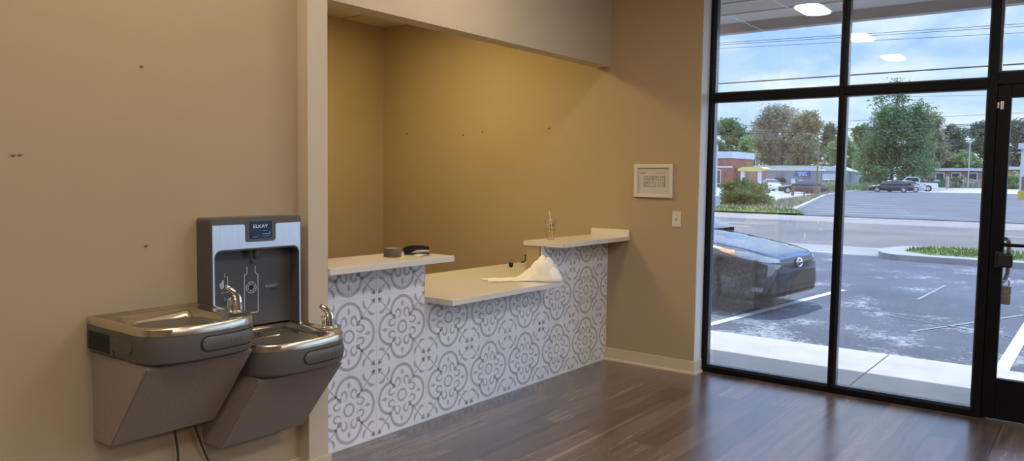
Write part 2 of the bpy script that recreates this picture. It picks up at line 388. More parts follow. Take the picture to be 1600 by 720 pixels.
def rot2(ps, a, cx, cz): return [[(cx+x*math.cos(a)-z*math.sin(a), cz+x*math.sin(a)+z*math.cos(a)) for x, z in p] for p in ps]
lobe += leaf(0, .340, math.pi/2, .105, .046)
hook = [(.086+.047*math.cos(R(t)), .203+.060*math.sin(R(t))) for t in range(22, 263, 20)]+[(.100, .140)]
hb = band(hook, [.020, .026, .030, .033, .035, .035, .034, .032, .029, .026, .021, .016, .011, .003])
hb += disc((hook[0][0]-.003, hook[0][1]-.002), .015)
lobe += hb+mir(hb)
diag = []                       # along +x here, turned to the diagonals
diag += disc((.232, .022), .023)+disc((.232, -.022), .023)+disc((.205, 0), .021)+disc((.262, 0), .014)
diag += band([(.232, 0), (.33, 0)], .018)
diag += band([(.345, 0), (.60, 0)], .016)
diag += disc((.612, .021), .021)+disc((.612, -.021), .021)+disc((.645, 0), .022)+disc((.628, 0), .016)
lf = band([(.466, .008), (.458, .045), (.463, .085), (.484, .12), (.515, .146)], [.014, .034, .048, .036, .004])
diag += lf+[[(x, -z) for x, z in p] for p in lf]
for k in range(4):
    motif += rot(lobe, k*math.pi/2)+rot(diag, math.pi/4+k*math.pi/2)
motif += band([(.083*math.cos(2*math.pi*k/28), .083*math.sin(2*math.pi*k/28)) for k in range(29)], .031)
for r_ in RECTS:                # glazed field, front and edges
    x0, x1, z0, z1 = r_
    face_y(tb, [(x0, z0), (x1, z0), (x1, z1), (x0, z1)], 0, 0)
for i in range(-2, 9):
    for j in range(-1, 4):
        cx, cz = GX+i*PT, GZ+j*PT
        for p in motif:
            w_ = [(cx+x*PT, cz+z*PT) for x, z in p]
            for r_ in RECTS:
                if max(q_[0] for q_ in w_) < r_[0] or min(q_[0] for q_ in w_) > r_[1] or max(q_[1] for q_ in w_) < r_[2] or min(q_[1] for q_ in w_) > r_[3]: continue
                face_y(tb, clip(w_, r_), -.0005, 1)
for k in range(-3, 17):
    x = GX+k*PT/2
    for r_ in RECTS: face_y(tb, clip([(x-.0009, 0), (x+.0009, 0), (x+.0009, 1.1), (x-.0009, 1.1)], r_), -.0008, 2)
for k in range(-2, 7):
    z = GZ+k*PT/2
    for r_ in RECTS: face_y(tb, clip([(-3.1, z-.0007), (.1, z-.0007), (.1, z+.0007), (-3.1, z+.0007)], r_), -.0008, 2)
tile_back = NB(); prism(tile_back, [(-3.08, 0), (0, 0), (0, ZC-TH), (XR, ZC-TH), (XR, ZD-TH), (XL, ZD-TH), (XL, ZC-TH), (-3.08, ZC-TH)], 1, .0005, .009)
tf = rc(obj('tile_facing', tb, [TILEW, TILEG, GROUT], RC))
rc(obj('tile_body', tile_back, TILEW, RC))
q = NB(); box(q, (XL-.006, -.003, ZD-TH), (XL, .009, ZC-TH)); box(q, (XR, -.003, ZD-TH), (XR+.007, .009, ZC-TH)); box(q, (-3.08, -.002, 0), (0, .002, .004)); box(q, (-.005, -.003, 0), (-.0005, .002, ZC-TH))
rc(obj('edge_trim', q, pm('white_edge_trim', (.75, .76, .78), .4), RC))
def top(name, outline, z, label):
    q = NB(); prism(q, outline, 2, z-TH, z)
    bmesh.ops.bevel(q, geom=[e for e in q.edges], offset=.002, segments=2, affect='EDGES')
    o = obj(name, q, QUARTZ); tag(o, label, 'countertop'); return o
top('countertop', [(-3.079, -.2288), (-2.160, -.2288), (-2.160, .160), (-3.079, .160)], ZC, 'raised white quartz counter ledge beside the beige pier, with tape and stapler on it')
ct = top('countertop', [(-.966, -.205), (-.001, -.205), (-.001, .150), (-.966, .150)], ZC, 'raised white quartz counter ledge against the end wall, with a plastic cup on it')
q = NB(); box(q, (-.021, -.205, ZC), (-.001, .150, ZC+.053), .002); obj('backsplash', q, QUARTZ, ct)
dk = top('desk_worktop', [(-2.164, -.2215), (-.9704, -.2215), (-.9704, .131), (-.002, .131), (-.002, .755), (-3.07, .755), (-3.07, .131), (-2.164, .131)], ZD, 'low white quartz desk worktop in the gap between the two raised ledges')
q = NB(); box(q, (-2.9, .70, .0), (-2.86, .74, ZD-TH)); 
DB = empty('desk_cabinet', (-2.0, .45, 0), 0, 'plain beige pedestal under the low worktop behind the tiled wall', 'cabinet')
q.free()
q = NB(); box(q, (-.9, -.28, .08), (1.9, .27, ZD-TH-.002), .003); box(q, (-.9, -.22, 0), (1.9, .27, .08)); obj('carcass', q, TRIMP, DB)
for k in range(4):
    q = NB(); box(q, (-.88+k*.695, .27, .1), (-.20+k*.695, .288, ZD-TH-.02), .003); d = obj('door', q, TRIMP, DB)
    q = NB(); tube(q, [(-.28+k*.695, .288, .5), (-.28+k*.695, .31, .5), (-.28+k*.695, .31, .62), (-.28+k*.695, .288, .62)], .005, 8); obj('handle', q, CHROME, d, True)

# things on the counter
TP = empty('tape_roll', (-2.476, -.040, ZC+.0035), 0, 'roll of brown packing tape lying flat on the raised ledge', 'tape')
q = NB(); lathe(q, [(.036, 0), (.049, 0), (.05, .002), (.05, .048), (.049, .05), (.036, .05)], seg=40, closed=True); obj('tape', q, DUCT, TP, True)
q = NB(); lathe(q, [(.0335, .001), (.0358, .001), (.0358, .049), (.0335, .049)], seg=40, closed=True); obj('cardboard_core', q, pm('kraft_card', (.55, .42, .28), .8), TP, True)
q = NB(); box(q, (-.052, -.05, 0), (.05, .052, .003)); o = obj('note_pad', q, YEL, None, loc=(-2.468, -.052, ZC)); o.rotation_euler = (0, 0, .5); tag(o, 'thin yellow note sheet under the brown tape roll', 'paper')
q = NB()
for i in range(9):
    for j in range(7):
        pass
def sheet(name, nx_, ny_, fn, m, label, cat, thick=.0006):
    q = NB(); g = [[q.verts.new(fn(i/nx_, j/ny_)) for j in range(ny_+1)] for i in range(nx_+1)]
    for i in range(nx_):
        for j in range(ny_): q.faces.new([g[i][j], g[i+1][j], g[i+1][j+1], g[i][j+1]])
    bmesh.ops.recalc_face_normals(q, faces=q.faces)
    o = obj(name, q, m, None, 'all'); md = o.modifiers.new('thickness', 'SOLIDIFY'); md.thickness = thick; md.offset = 0
    tag(o, label, cat); return o
q.free()
sheet('receipt', 8, 4, lambda u, v: (-2.37+u*.15+v*.02, -.135+v*.075+u*.03, ZC+.0012+.006*math.sin(u*3.1)*abs(math.sin(u*2+v))), PAPER, 'crinkled white receipt slip beside the stapler on the raised ledge', 'paper')
ST = empty('stapler', (-2.268, -.030, ZC+.0008), R(-56), 'black desk stapler standing on the raised counter ledge', 'stapler')
SB = ddm()
q = NB(); box(q, (-.075, -.018, 0), (.075, .018, .010), .004); box(q, (.03, -.014, .009), (.07, .014, .013), .002); obj('base', q, SB, ST)
q = NB(); prism(q, [(-.078, .012), (-.05, .008), (-.02, .016), (.0, .030), (.075, .030), (.078, .040), (.07, .050), (.03, .056), (-.03, .055), (-.07, .046), (-.082, .032)], 1, -.016, .016)
bmesh.ops.bevel(q, geom=list(q.edges), offset=.0025, segments=2, affect='EDGES'); obj('top_arm', q, SB, ST)
q = NB(); prism(q, [(-.03, .015), (.074, .019), (.076, .031), (-.01, .031)], 1, -.010, .010); obj('staple_magazine', q, CHROME, ST)

CU = empty('plastic_cup', (-.790, .030, ZC+.0012), 0, 'clear plastic cup of pale drink with straw on the right raised ledge', 'cup')
q = NB(); lathe(q, [(0, .002), (.027, .002), (.0285, .0), (.030, .004), (.043, .142), (.0455, .144), (.0455, .149), (.043, .150), (.0418, .146), (.029, .006), (0, .004)], seg=40); obj('cup_wall', q, CUPP, CU, True)
q = NB(); lathe(q, [(0, .0045), (.0288, .0065), (.0365, .085), (0, .085)], seg=36); obj('drink', q, LIQ, CU, True)
q = NB(); tube(q, [(.018, -.008, .010), (.012, -.004, .09), (-.018, .004, .215)], .0036, 10); obj('straw', q, pm('cream_straw', (.80, .70, .52), .5), CU, True)
q = NB()                                 # printed band under the rim
for k in range(9):
    a = R(206+k*7.5); r0 = .0418
    if k in (2, 6): continue
    for z0, z1 in ((.112, .121), (.099, .108)) if k % 2 else ((.104, .121),):
        A = [(r0*math.cos(a+t), r0*math.sin(a+t)) for t in (-.05, .05)]
        f_ = q.faces.new([q.verts.new((A[0][0], A[0][1], z0)), q.verts.new((A[1][0], A[1][1], z0)), q.verts.new((A[1][0]*1.02, A[1][1]*1.02, z1)), q.verts.new((A[0][0]*1.02, A[0][1]*1.02, z1))])
obj('printed_mark', q, pm('cup_print', (.10, .09, .12), .6), CU)
# crumpled paper towel
def towel(u, v):
    c_ = Vector((-1.345+.43*u, .205-.335*u)); d_ = Vector((.62, .78))       # axis of the towel and its cross direction
    wdt = .095+.065*smooth01((u-.3)/.5)
    lift = smooth01((u-.34)/.36); peak = math.exp(-((u-.80)/.22)**2)
    e = abs(v-.5)*2
    p = c_+d_*(v-.5)*2*wdt*(1+.18*math.sin(u*9+v*3)) + Vector((.016*math.sin(v*6+u*4), .02*math.sin(u*8)))
    hgt_ = lift*(.045+.088*peak)*max(0, 1-e**2.6)*(1-.22*smooth01((u-.93)/.07))
    fold = .034*abs(math.sin(v*8.5-u*9))+.022*abs(math.sin(v*5+u*14))-.02
    z = .004*abs(math.sin(u*17+v*5))+hgt_+lift*fold*(1-e**4)
    return (p.x, p.y, ZD+.002+max(.0005, z))
sheet('paper_towel', 44, 30, towel, TOWEL, 'crumpled white paper towel on the low desk worktop', 'towel', .0012)
sheet('paper_scrap', 5, 3, lambda u, v: (-1.235+u*.07, .03-u*.05+v*.03, ZD+.0012+.002*math.sin(u*3)), TOWEL, 'small torn paper scrap in front of the crumpled towel', 'paper')
KB = empty('black_item', (-.555, .575, ZD), 0, 'small black stopper standing alone on the low desk worktop', 'item')  # small black object of unknown kind, shaped as a plain plug
q = NB(); lathe(q, [(0, 0), (.012, 0), (.014, .006), (.018, .014), (.018, .030), (.012, .038), (0, .040)], seg=20); obj('body', q, BLK, KB, True)
q = NB(); tube(q, spline([(-.245, .70, ZD+.006), (-.25, .66, ZD+.02), (-.262, .64, ZD+.05), (-.27, .645, ZD+.08)], 5), [.006]*15+[.010], 8)
tag(obj('cable', q, BLK, None, True), 'short black cable end sticking up behind the right pony wall', 'cable')

# picture and switch on the end wall
FR = empty('picture_frame', (0, -.405, 1.483), 0, 'white framed floor plan hanging on the end wall', 'picture')
q = NB()
for a, c_ in (((-.020, -.167, -.131), (0, -.137, .131)), ((-.020, .137, -.131), (0, .167, .131)), ((-.020, -.137, .101), (0, .137, .131)), ((-.020, -.137, -.131), (0, .137, -.101))): box(q, a, c_, .002)
obj('frame', q, WHITE, FR)
q = NB(); box(q, (-.006, -.137, -.101), (-.001, .137, .101)); obj('mount', q, PAPER, FR)
q = NB()
def ink(y0, z0, y1, z1): box(q, (-.0068, y0, z0), (-.0058, y1, z1))
for y0, z0, y1, z1 in ((.065, .060, .115, .064), (.078, .053, .115, .056), (-.110, .059, -.015, .0615)): ink(y0, z0, y1, z1)
for z in (.032, .003, -.012, -.048): ink(-.095, z, .085, z+.0022)
rr = random.Random(3)
for k in range(12):
    y = .085-k*.0163
    ink(y-.001, .003, y+.001, .034)
    if k not in (4, 7): ink(y-.001, -.048, y+.001, -.012)
for k in range(46):
    y = rr.uniform(-.09, .08); z = rr.choice((rr.uniform(.006, .03), rr.uniform(-.045, -.016))); ink(y, z, y+rr.uniform(.002, .007), z+rr.uniform(.002, .006))
ink(-.098, -.05, -.094, .045)
obj('floor_plan_drawing', q, PRINT, FR)
SW = empty('light_switch', (0, -.608, 1.19), 0, 'white single toggle light switch beside the window jamb', 'switch')
q = NB(); box(q, (-.006, -.0375, -.0605), (0, .0375, .0605), .003, seg=2); obj('wall_plate', q, WHITE, SW)
q = NB(); box(q, (-.0068, -.006, -.013), (-.0055, .006, .013)); obj('toggle_slot', q, pm('slot_shadow_grey', (.25, .23, .21), .6), SW)
q = NB(); prism(q, [(-.004, -.004), (-.004, .006), (-.018, .012), (-.018, .006)], 1, -.004, .004); obj('toggle', q, WHITE, SW)
for z in (-.031, .031): obj('plate_screw', lathe(NB(), [(0, -.0072), (.003, -.0068), (.003, -.0055)], (0, 0, z), 10, axis=0), MATS['slot_shadow_grey'], SW)

# ------------------------------------------------------------------ drinking fountains
FW, FD = .467, .49
def outline(ins=0, n=40, w0=0, w1=FW, straight=.34, D=FD, ex=2.7):
    # from back-left along the left side, round the front, to back-right (x to the right, depth towards the room as -y)
    pts = [(w0+ins, -ins*.0), (w0+ins, -straight*.5), (w0+ins, -straight)]
    cx = (w0+w1)/2; a = cx-w0-ins; bb = D-straight-ins
    for k in range(1, n):
        t = math.pi*k/n; c_, s_ = math.cos(t), math.sin(t)
        pts.append((cx-a*math.copysign(abs(c_)**(2/ex), c_), -straight-bb*abs(s_)**(2/ex)))
    pts += [(w1-ins, -straight), (w1-ins, -straight*.5), (w1-ins, -ins*.0)]
    return pts
def bubbler(par, x, y):
    t = obj('bubbler', lathe(NB(), [(0, .0), (.030, .0), (.030, .004), (.020, .008), (.0, .009)], (x, y, .002), 24), CHROME, par, True)
    q = NB()
    path = spline([(x+.012, y, .008), (x+.014, y+.0, .04), (x+.010, y+.002, .065), (x-.008, y+.006, .088), (x-.03, y+.012, .105)], 6)
    tube(q, path, [.019-.010*(i/(len(path)-1))**1.8 for i in range(len(path))], 12); obj('guard', q, CHROME, t, True)
    q = NB(); tube(q, spline([(x-.018, y+.006, .006), (x-.018, y+.006, .03), (x-.014, y+.005, .045), (x-.026, y+.008, .055)], 5), .0065, 10); tube(q, [(x-.026, y-.006, .046), (x-.01, y+.016, .052)], .010, 10); obj('nozzle', q, CHROME, t, True)
def fountain(loc, label, bowl, hf, grate):
    t = empty('drinking_fountain', loc, 0, label, 'drinking fountain', 'two-level drinking fountains')
    # stainless basin top: rings from the rim towards the middle over a height field
    q = NB(); O = outline(0); n = len(O); cx, cy = FW*.5, -.235
    rings = []
    def ring(s, z=None, ins=None):
        P = outline(ins) if ins is not None else O
        vs = []
        for x, y in P:
            X, Y = cx+(x-cx)*s, cy+(y-cy)*s
            vs.append(q.verts.new((X, Y, hf(X, Y) if z is None else z)))
        rings.append(vs)
    ring(1, -.030); ring(1, -.005); ring(1, -.001, .003); ring(1, 0, .006)
    for k in range(1, 46): ring(.985-.97*k/46)
    for A, B in zip(rings, rings[1:]):
        for k in range(n): q.faces.new([A[k], A[(k+1) % n], B[(k+1) % n], B[k]])
    q.faces.new(rings[-1])
    obj('basin', q, STEEL, t, True)
    # dark apron
    q = NB(); rs = []
    for ins, z in ((.004, -.030), (.001, -.032), (.0, -.04), (.0, -.115), (.003, -.127), (.012, -.134), (.03, -.137)):
        rs.append([q.verts.new((x, y, z)) for x, y in outline(ins)])
    for A, B in zip(rs, rs[1:]):
        for k in range(n): q.faces.new([A[k], A[(k+1) % n], B[(k+1) % n], B[k]])
    q.faces.new(rs[0]); q.faces.new(rs[-1][::-1])
    ap = obj('apron', q, DKPL, t, True)
    # front push bar following the curve
    F = [p for p in outline(0, 200) if p[1] < -.36]
    def fpt(x):
        for a, c_ in zip(F, F[1:]):
            if a[0] <= x <= c_[0]:
                u = (x-a[0])/max(1e-6, c_[0]-a[0]); d = Vector((c_[0]-a[0], c_[1]-a[1], 0)).normalized()
                return Vector((x, a[1]+(c_[1]-a[1])*u, 0)), Vector((d.y, -d.x, 0))*1
        return Vector((x, F[0][1], 0)), Vector((0, -1, 0))
    xa, xb = FW*.40, FW*.93
    def pad(name, x0, x1, z0, z1, r, dpt, m, par):
        q = NB(); nu = 36; zc = (z0+z1)/2; hh = (z1-z0)/2; sections = []
        for i in range(nu+1):
            u = i/nu; x = x0+(x1-x0)*u
            e = min(x-x0, x1-x); h = hh if e >= r else math.sqrt(max(0, r*r-(r-e)**2))/r*hh
            h = max(h, .0015)
            p, nn = fpt(x); sec = []
            for zz, o_ in ((zc-h, -.002), (zc-h*.93, dpt*.7), (zc-h*.8, dpt), (zc, dpt), (zc+h*.8, dpt), (zc+h*.93, dpt*.7), (zc+h, -.002)):
                v = p+nn*o_; sec.append(q.verts.new((v.x, v.y, zz)))
            sections.append(sec)
        for A, B in zip(sections, sections[1:]):
            for k in range(6): q.faces.new([A[k], B[k], B[k+1], A[k+1]])
        q.faces.new(sections[0]); q.faces.new(sections[-1][::-1])
        return obj(name, q, m, par, True)
    pad('push_bar_recess', xa-.006, xb+.006, -.107, -.043, .032, .0012, SLOT, t)
    pb = pad('push_bar', xa, xb, -.102, -.048, .027, .006, DKPL, t)
    word = 'ELKAY'; xs = [xa+.082+i*.021 for i in range(5)]
    for ch, x in zip(word, xs):
        p, nn = fpt(x); ang = math.atan2(nn.x, -nn.y)
        text(ch, .024, (p.x+nn.x*.0062, p.y+nn.y*.0062, -.075), (R(90), 0, ang), DKPL, pb, 'lettering', .0012, 1.15)
    # left side vents and pad
    q = NB(); prism(q, rrect(-.21, -.128, -.018, -.048, .01), 0, -.003, .002)
    obj('vent_panel', q, DKPL, t)
    q = NB()
    for k in range(8): box(q, (-.0055, -.185, -.120+k*.009), (-.002, -.022, -.1148+k*.009))
    obj('vent_slot', q, SLOT, t)
    q = NB(); prism(q, rrect(-.345, -.105, -.208, -.048, .022), 0, -.006, .002); bmesh.ops.bevel(q, geom=list(q.edges), offset=.0015, segments=2, affect='EDGES'); obj('side_push_pad', q, DKPL, t)
    # speckled cabinet with sloping front
    q = NB(); prism(q, [(0, -.137), (-.385, -.137), (-.415, -.150), (-.138, -.488), (-.132, -.492), (0, -.492)], 0, .016, .455)
    bmesh.ops.bevel(q, geom=[e for e in q.edges], offset=.004, segments=2, affect='EDGES'); obj('cabinet', q, VINYL, t)
    bubbler(t, *bowl)
    return t
def hf_left(x, y):
    # wide oval bowl, a flat ledge behind it and a platform for the bubbler at the front right
    z = 0
    e = min(x-.0, FW-x, -y, .49+y*1.0) 
    z -= .007*smooth01((min(x, FW-x, -y)-.012)/.02)
    u, v = (x-.212)/.188, (y+.258)/.165
    r = (abs(u)**2.6+abs(v)**2.2)**.42
    z -= .050*smooth01((1.02-r)/.30)
    return z
def hf_right(x, y):
    z = -.006*smooth01((min(x, FW-x, -y)-.010)/.02)
    fy = .055 if x < .36 else .055
    m_ = min(x-.035, FW-.035-x, -y-.03, .455+y-.6*abs((x-FW/2)/FW)**2.2)
    z -= .018*smooth01(m_/.03)
    u, v = (x-.225)/.185, (y+.285)/.115
    r = (abs(u)**3+abs(v)**2.4)**.38
    z -= .026*smooth01((1.02-r)/.2)
    if math.hypot(x-.425, y+.36) < .06: z = z*smooth01((math.hypot(x-.425, y+.36)-.03)/.03)-.004*(1-smooth01((math.hypot(x-.425, y+.36)-.03)/.03))
    return z
f1 = fountain((-4.196, YW, .938), 'upper stainless drinking fountain, the taller left basin', (.415, -.352), hf_left, False)
q = NB(); tube(q, spline([(.31, -.06, -.488), (.325, -.055, -.56), (.335, -.05, -.66), (.325, -.03, -.80), (.31, -.012, -.92)], 6), .005, 8); obj('power_cord', q, BLK, f1, True)
q = NB(); tube(q, spline([(.405, -.05, -.488), (.415, -.05, -.53), (.44, -.045, -.60), (.475, -.035, -.68), (.53, -.025, -.80), (.54, -.014, -.92)], 6), .005, 8); obj('power_cord', q, BLK, f1, True)
f2 = fountain((-3.733, YW, .803), 'lower stainless drinking fountain, right basin under the bottle filler', (.428, -.345), hf_right, True)
q = NB(); box(q, (.03, -.165, -.0235), (.215, -.035, -.016), .003); dg_ = obj('drip_grate', q, pm('grate_dark', (.05, .045, .04), .3, metal=.7), f2)
q = NB()
for i in range(7):
    for j in range(4): lathe(q, [(0, -.0150), (.004, -.0150), (.0045, -.0165)], (.05+i*.0245, -.055-j*.028, 0), 10)
obj('grate_hole', q, pm('grate_stud', (.7, .6, .42), .25, metal=1), dg_)
q = NB(); lathe(q, [(0, -.008), (.006, -.009), (.009, -.012), (.009, -.02)], (.06, -.19, .002), 16); obj('strainer_screw', q, CHROME, f2, True)

# bottle filler above the lower fountain
BF = empty('bottle_filler', (-3.733, YW, .803), 0, 'grey and steel bottle filling station above the lower fountain', 'bottle filler')
bw, bh, bd = .46, .500, .113
q = NB()                                  # shell: frame of the front with the alcove cut through, sides and top
outer = [(0, 0), (0, bh-.012), (.004, bh-.004), (.012, bh), (bw-.012, bh), (bw-.004, bh-.004), (bw, bh-.012), (bw, 0)]
ax0, ax1, az1, ar = .012, bw-.010, .357, .034
inner = [(ax0, 0)]+[(ax0+ar-ar*math.cos(R(t)), az1-ar+ar*math.sin(R(t))) for t in range(0, 91, 15)]+[(ax1-ar+ar*math.sin(R(t)), az1-ar+ar*math.cos(R(t))) for t in range(0, 91, 15)]+[(ax1, 0)]
def arch(bm, out, inn, y0, y1, mi=0):
    # a closed U-shaped ring between two open outlines, extruded in y
    from mathutils.geometry import tessellate_polygon
    poly = out+inn[::-1]
    prism(bm, poly, 1, y0, y1, mi)
arch(q, outer, inner, -bd, 0)
box(q, (ax0-.002, -.03, 0), (ax1+.002, 0, az1+.002))
sh = obj('housing', q, DKPL, BF)
q = NB()                                  # curved alcove back with a lip
nseg = 24; prof = []
for k in range(nseg+1):
    u = k/nseg; x = ax0+(ax1-ax0)*u; prof.append((x, -.034-.012*(2*abs(u-.5))**6))
for z0, z1 in ((0, az1),):
    A = [q.verts.new((x, y, z0)) for x, y in prof]; B = [q.verts.new((x, y, z1)) for x, y in prof]
    for k in range(nseg): q.faces.new([A[k], A[k+1], B[k+1], B[k]])
obj('alcove_back', q, DKPL2, BF, True)
# stainless fascia: plate with the screen tab and the alcove cut out
oz0 = bh-.030
fo = [(.004, 0), (.004, oz0)]+[(.150, oz0)]+[(.150+.012*math.sin(R(t))*1, oz0-.012+.012*math.cos(R(t))) for t in range(15, 91, 15)]
fo += [(.162, .405)]+[(.174-.012*math.cos(R(t)), .403-.012*math.sin(R(t))) for t in range(15, 91, 15)]
fo += [(.308+.012*math.sin(R(t)), .403-.012*math.cos(R(t))) for t in range(0, 91, 15)]+[(.320, oz0-.012)]+[(.332-.012*math.cos(R(t)), oz0-.012+.012*math.sin(R(t))) for t in range(15, 91, 15)]
fo += [(bw-.004, oz0), (bw-.004, 0)]
li = .007
inn2 = [(ax0+0, 0)]+[(ax0+ar-(ar)*math.cos(R(t)), az1+li-ar+ar*math.sin(R(t))) for t in range(0, 91, 15)]+[(ax1-ar+ar*math.sin(R(t)), az1+li-ar+ar*math.cos(R(t))) for t in range(0, 91, 15)]+[(ax1, 0)]
q = NB(); arch(q, fo, inn2, -bd-.002, -bd+.001); obj('steel_fascia', q, STEELF, BF)
q = NB(); prism(q, rrect(.164, .393, .318, bh-.022, .012), 1, -bd-.005, -bd); bz = obj('screen_bezel', q, DKPL, BF)
q = NB(); box(q, (.182, -bd-.0065, .405), (.298, -bd-.004, .482), .001); sc = obj('screen', q, pm('blue_screen', (.012, .03, .07), .15, var=.8, scale=14, emit=.3), bz)
text('ELKAY', .021, (.237, -bd-.0068, .459), (R(90), 0, 0), pm('screen_white', (.62, .66, .72), .5, emit=.25), sc, 'screen_lettering', .0003, 1.25)
for x0, z0, x1, z1 in ((.250, .438, .272, .440), (.246, .424, .284, .426), (.284, .424, .287, .436), (.196, .412, .222, .4135), (.246, .414, .285, .4155)): obj('screen_mark', box(NB(), (x0, -bd-.0072, z0), (x1, -bd-.0064, z1)), pm('screen_light_blue', (.22, .36, .55), .5, emit=.25), sc)
q = NB(); lathe(q, [(0, az1-.048), (.011, az1-.048), (.014, az1-.042), (.016, az1)], (.245, -.075, 0), 20); obj('nozzle', q, DKPL, BF, True)
# icons on the alcove back (y just in front of it)
yi = -.0355
def wire(q, pts, w_=.0042, closed=False):
    pts = pts+([pts[0]] if closed else [])
    for qd in band([(p[0], p[1]) for p in pts], w_): prism(q, qd, 1, yi-.0006, yi)
q = NB(); X0 = .2105; 
wire(q, [(.2205, .272), (.2235, .262), (.2235, .248), (.219, .240), (.2095, .233), (.2085, .226), (.2085, .068), (.211, .062), (.216, .060), (.272, .060), (.277, .062), (.2795, .068), (.2795, .226), (.2785, .233), (.269, .240), (.2645, .248), (.2645, .262), (.2675, .272)])
for r_, gaps in ((.0255, 4), (.0165, 2)):
    for g in range(gaps):
        wire(q, [(.244+r_*math.cos(a), .176+r_*math.sin(a)) for a in [2*math.pi*(g+.06+.88*k/10)/gaps+math.pi/4 for k in range(11)]], .0035)
obj('bottle_icon', q, ICON, BF)
def drop(q, x, z, s):
    pts = [(x, z+1.5*s)]+[(x+s*math.cos(R(a)), z-.1*s+s*math.sin(R(a))) for a in range(20, -201, -20)]
    prism(q, pts, 1, yi-.0008, yi)
q = NB(); lathe(q, [(0, yi-.003), (.007, yi-.003), (.008, yi)], (.244, 0, .176), 16, axis=1); obj('sensor_eye', q, SLOT, BF)
q = NB(); drop(q, .2445, .290, .008); obj('drop_icon', q, ICONB, BF)
text('ELKAY', .0165, (.352, yi-.0002, .1735), (R(90), 0, 0), ICON, BF, 'brand_lettering', .0004, 1.35)
text('ezH2O', .0150, (.371, yi-.0002, .1570), (R(90), 0, 0), SLOT, BF, 'model_lettering', .0004, 1.15, shear=.2)
q = NB(); drop(q, .420, .166, .0085); obj('brand_drop', q, SLOT, BF)
q = NB(); wire(q, [(.109, .252), (.109, .236), (.124, .236), (.124, .166), (.092, .166)], .003)
prism(q, [(.084, .20), (.088, .212), (.094, .210), (.098, .222), (.106, .222), (.106, .190), (.098, .182), (.09, .186)], 1, yi-.0006, yi); box(q, (.113, yi-.0006, .178), (.120, yi, .200))
wire(q, [(.109, .145), (.109, .134), (.122, .134), (.122, .090)], .003)
obj('instruction_icon', q, ICON, BF)
q = NB(); box(q, (.108, yi-.0006, .112), (.116, yi, .130)); obj('instruction_mark', q, pm('icon_blue', (.02, .05, .12), .5), BF)

# ------------------------------------------------------------------ canopy and ground outside
CON = pm('pale_concrete', (.58, .55, .50), .85, var=.08, scale=3, bump=.2, bscale=40)
def asphalt(name, c, patch=0, scale=1.3):
    m = bpy.data.materials.new(name); m.use_nodes = True; nt = m.node_tree; bb = nt.nodes['Principled BSDF']; N = nt.nodes.new; L = nt.links.new
    tc = N('ShaderNodeTexCoord'); n = N('ShaderNodeTexNoise'); n.inputs['Scale'].default_value = .35; n.inputs['Detail'].default_value = 6; L(tc.outputs['Object'], n.inputs['Vector'])
    r = N('ShaderNodeValToRGB'); r.color_ramp.elements[0].color = (*[x*.85 for x in c], 1); r.color_ramp.elements[1].color = (*[x*1.18 for x in c], 1); r.color_ramp.elements[0].position = .35; r.color_ramp.elements[1].position = .65
    L(n.outputs[0], r.inputs[0]); last = r.outputs[0]
    g = N('ShaderNodeTexNoise'); g.inputs['Scale'].default_value = 55; g.inputs['Detail'].default_value = 3; L(tc.outputs['Object'], g.inputs['Vector'])
    gr = N('ShaderNodeValToRGB'); gr.color_ramp.elements[0].color = (.75, .75, .75, 1); gr.color_ramp.elements[1].color = (1.25, 1.25, 1.25, 1); gr.color_ramp.elements[0].position = .35; gr.color_ramp.elements[1].position = .65; L(g.outputs[0], gr.inputs[0])
    mx = N('ShaderNodeMix'); mx.data_type = 'RGBA'; mx.blend_type = 'MULTIPLY'; mx.inputs[0].default_value = 1; L(last, mx.inputs[6]); L(gr.outputs[0], mx.inputs[7]); last = mx.outputs[2]
    if patch:
        # worn pale scuffs, strongest in the strip by the sidewalk
        sx = N('ShaderNodeSeparateXYZ'); L(tc.outputs['Object'], sx.inputs[0])
        mr = N('ShaderNodeMapRange'); mr.inputs[1].default_value = 5.2; mr.inputs[2].default_value = 2.4; L(sx.outputs[0], mr.inputs[0])
        n2 = N('ShaderNodeTexNoise'); n2.inputs['Scale'].default_value = 1.1; n2.inputs['Detail'].default_value = 3; L(tc.outputs['Object'], n2.inputs['Vector'])
        n3 = N('ShaderNodeTexNoise'); n3.inputs['Scale'].default_value = 16; n3.inputs['Detail'].default_value = 8; n3.inputs['Roughness'].default_value = .75; L(tc.outputs['Object'], n3.inputs['Vector'])
        a = N('ShaderNodeMath'); a.operation = 'MULTIPLY'; L(n2.outputs[0], a.inputs[0]); L(n3.outputs[0], a.inputs[1])
        m2 = N('ShaderNodeMath'); m2.operation = 'MULTIPLY_ADD'; L(mr.outputs[0], m2.inputs[0]); m2.inputs[1].default_value = .07; L(a.outputs[0], m2.inputs[2])
        rr_ = N('ShaderNodeValToRGB'); rr_.color_ramp.elements[0].position = .315; rr_.color_ramp.elements[1].position = .40; L(m2.outputs[0], rr_.inputs[0])
        rr_.color_ramp.elements[1].color = (.75, .75, .75, 1)
        mx2 = N('ShaderNodeMix'); mx2.data_type = 'RGBA'; L(rr_.outputs[0], mx2.inputs[0]); L(last, mx2.inputs[6]); mx2.inputs[7].default_value = (.46, .48, .50, 1); last = mx2.outputs[2]
    L(last, bb.inputs['Base Color']); bb.inputs['Roughness'].default_value = .85; bb.inputs['Specular IOR Level'].default_value = .3
    return m
LOT = asphalt('near_asphalt', (.092, .102, .131), 1)
LOT2 = asphalt('far_asphalt', (.128, .137, .163))
ROADM = asphalt('road_asphalt', (.17, .155, .148))
GUT = pm('gutter_concrete', (.30, .28, .275), .9, var=.1, scale=.6)
PWHITE = pm('road_paint_white', (.62, .64, .66), .7, var=.15, scale=9)
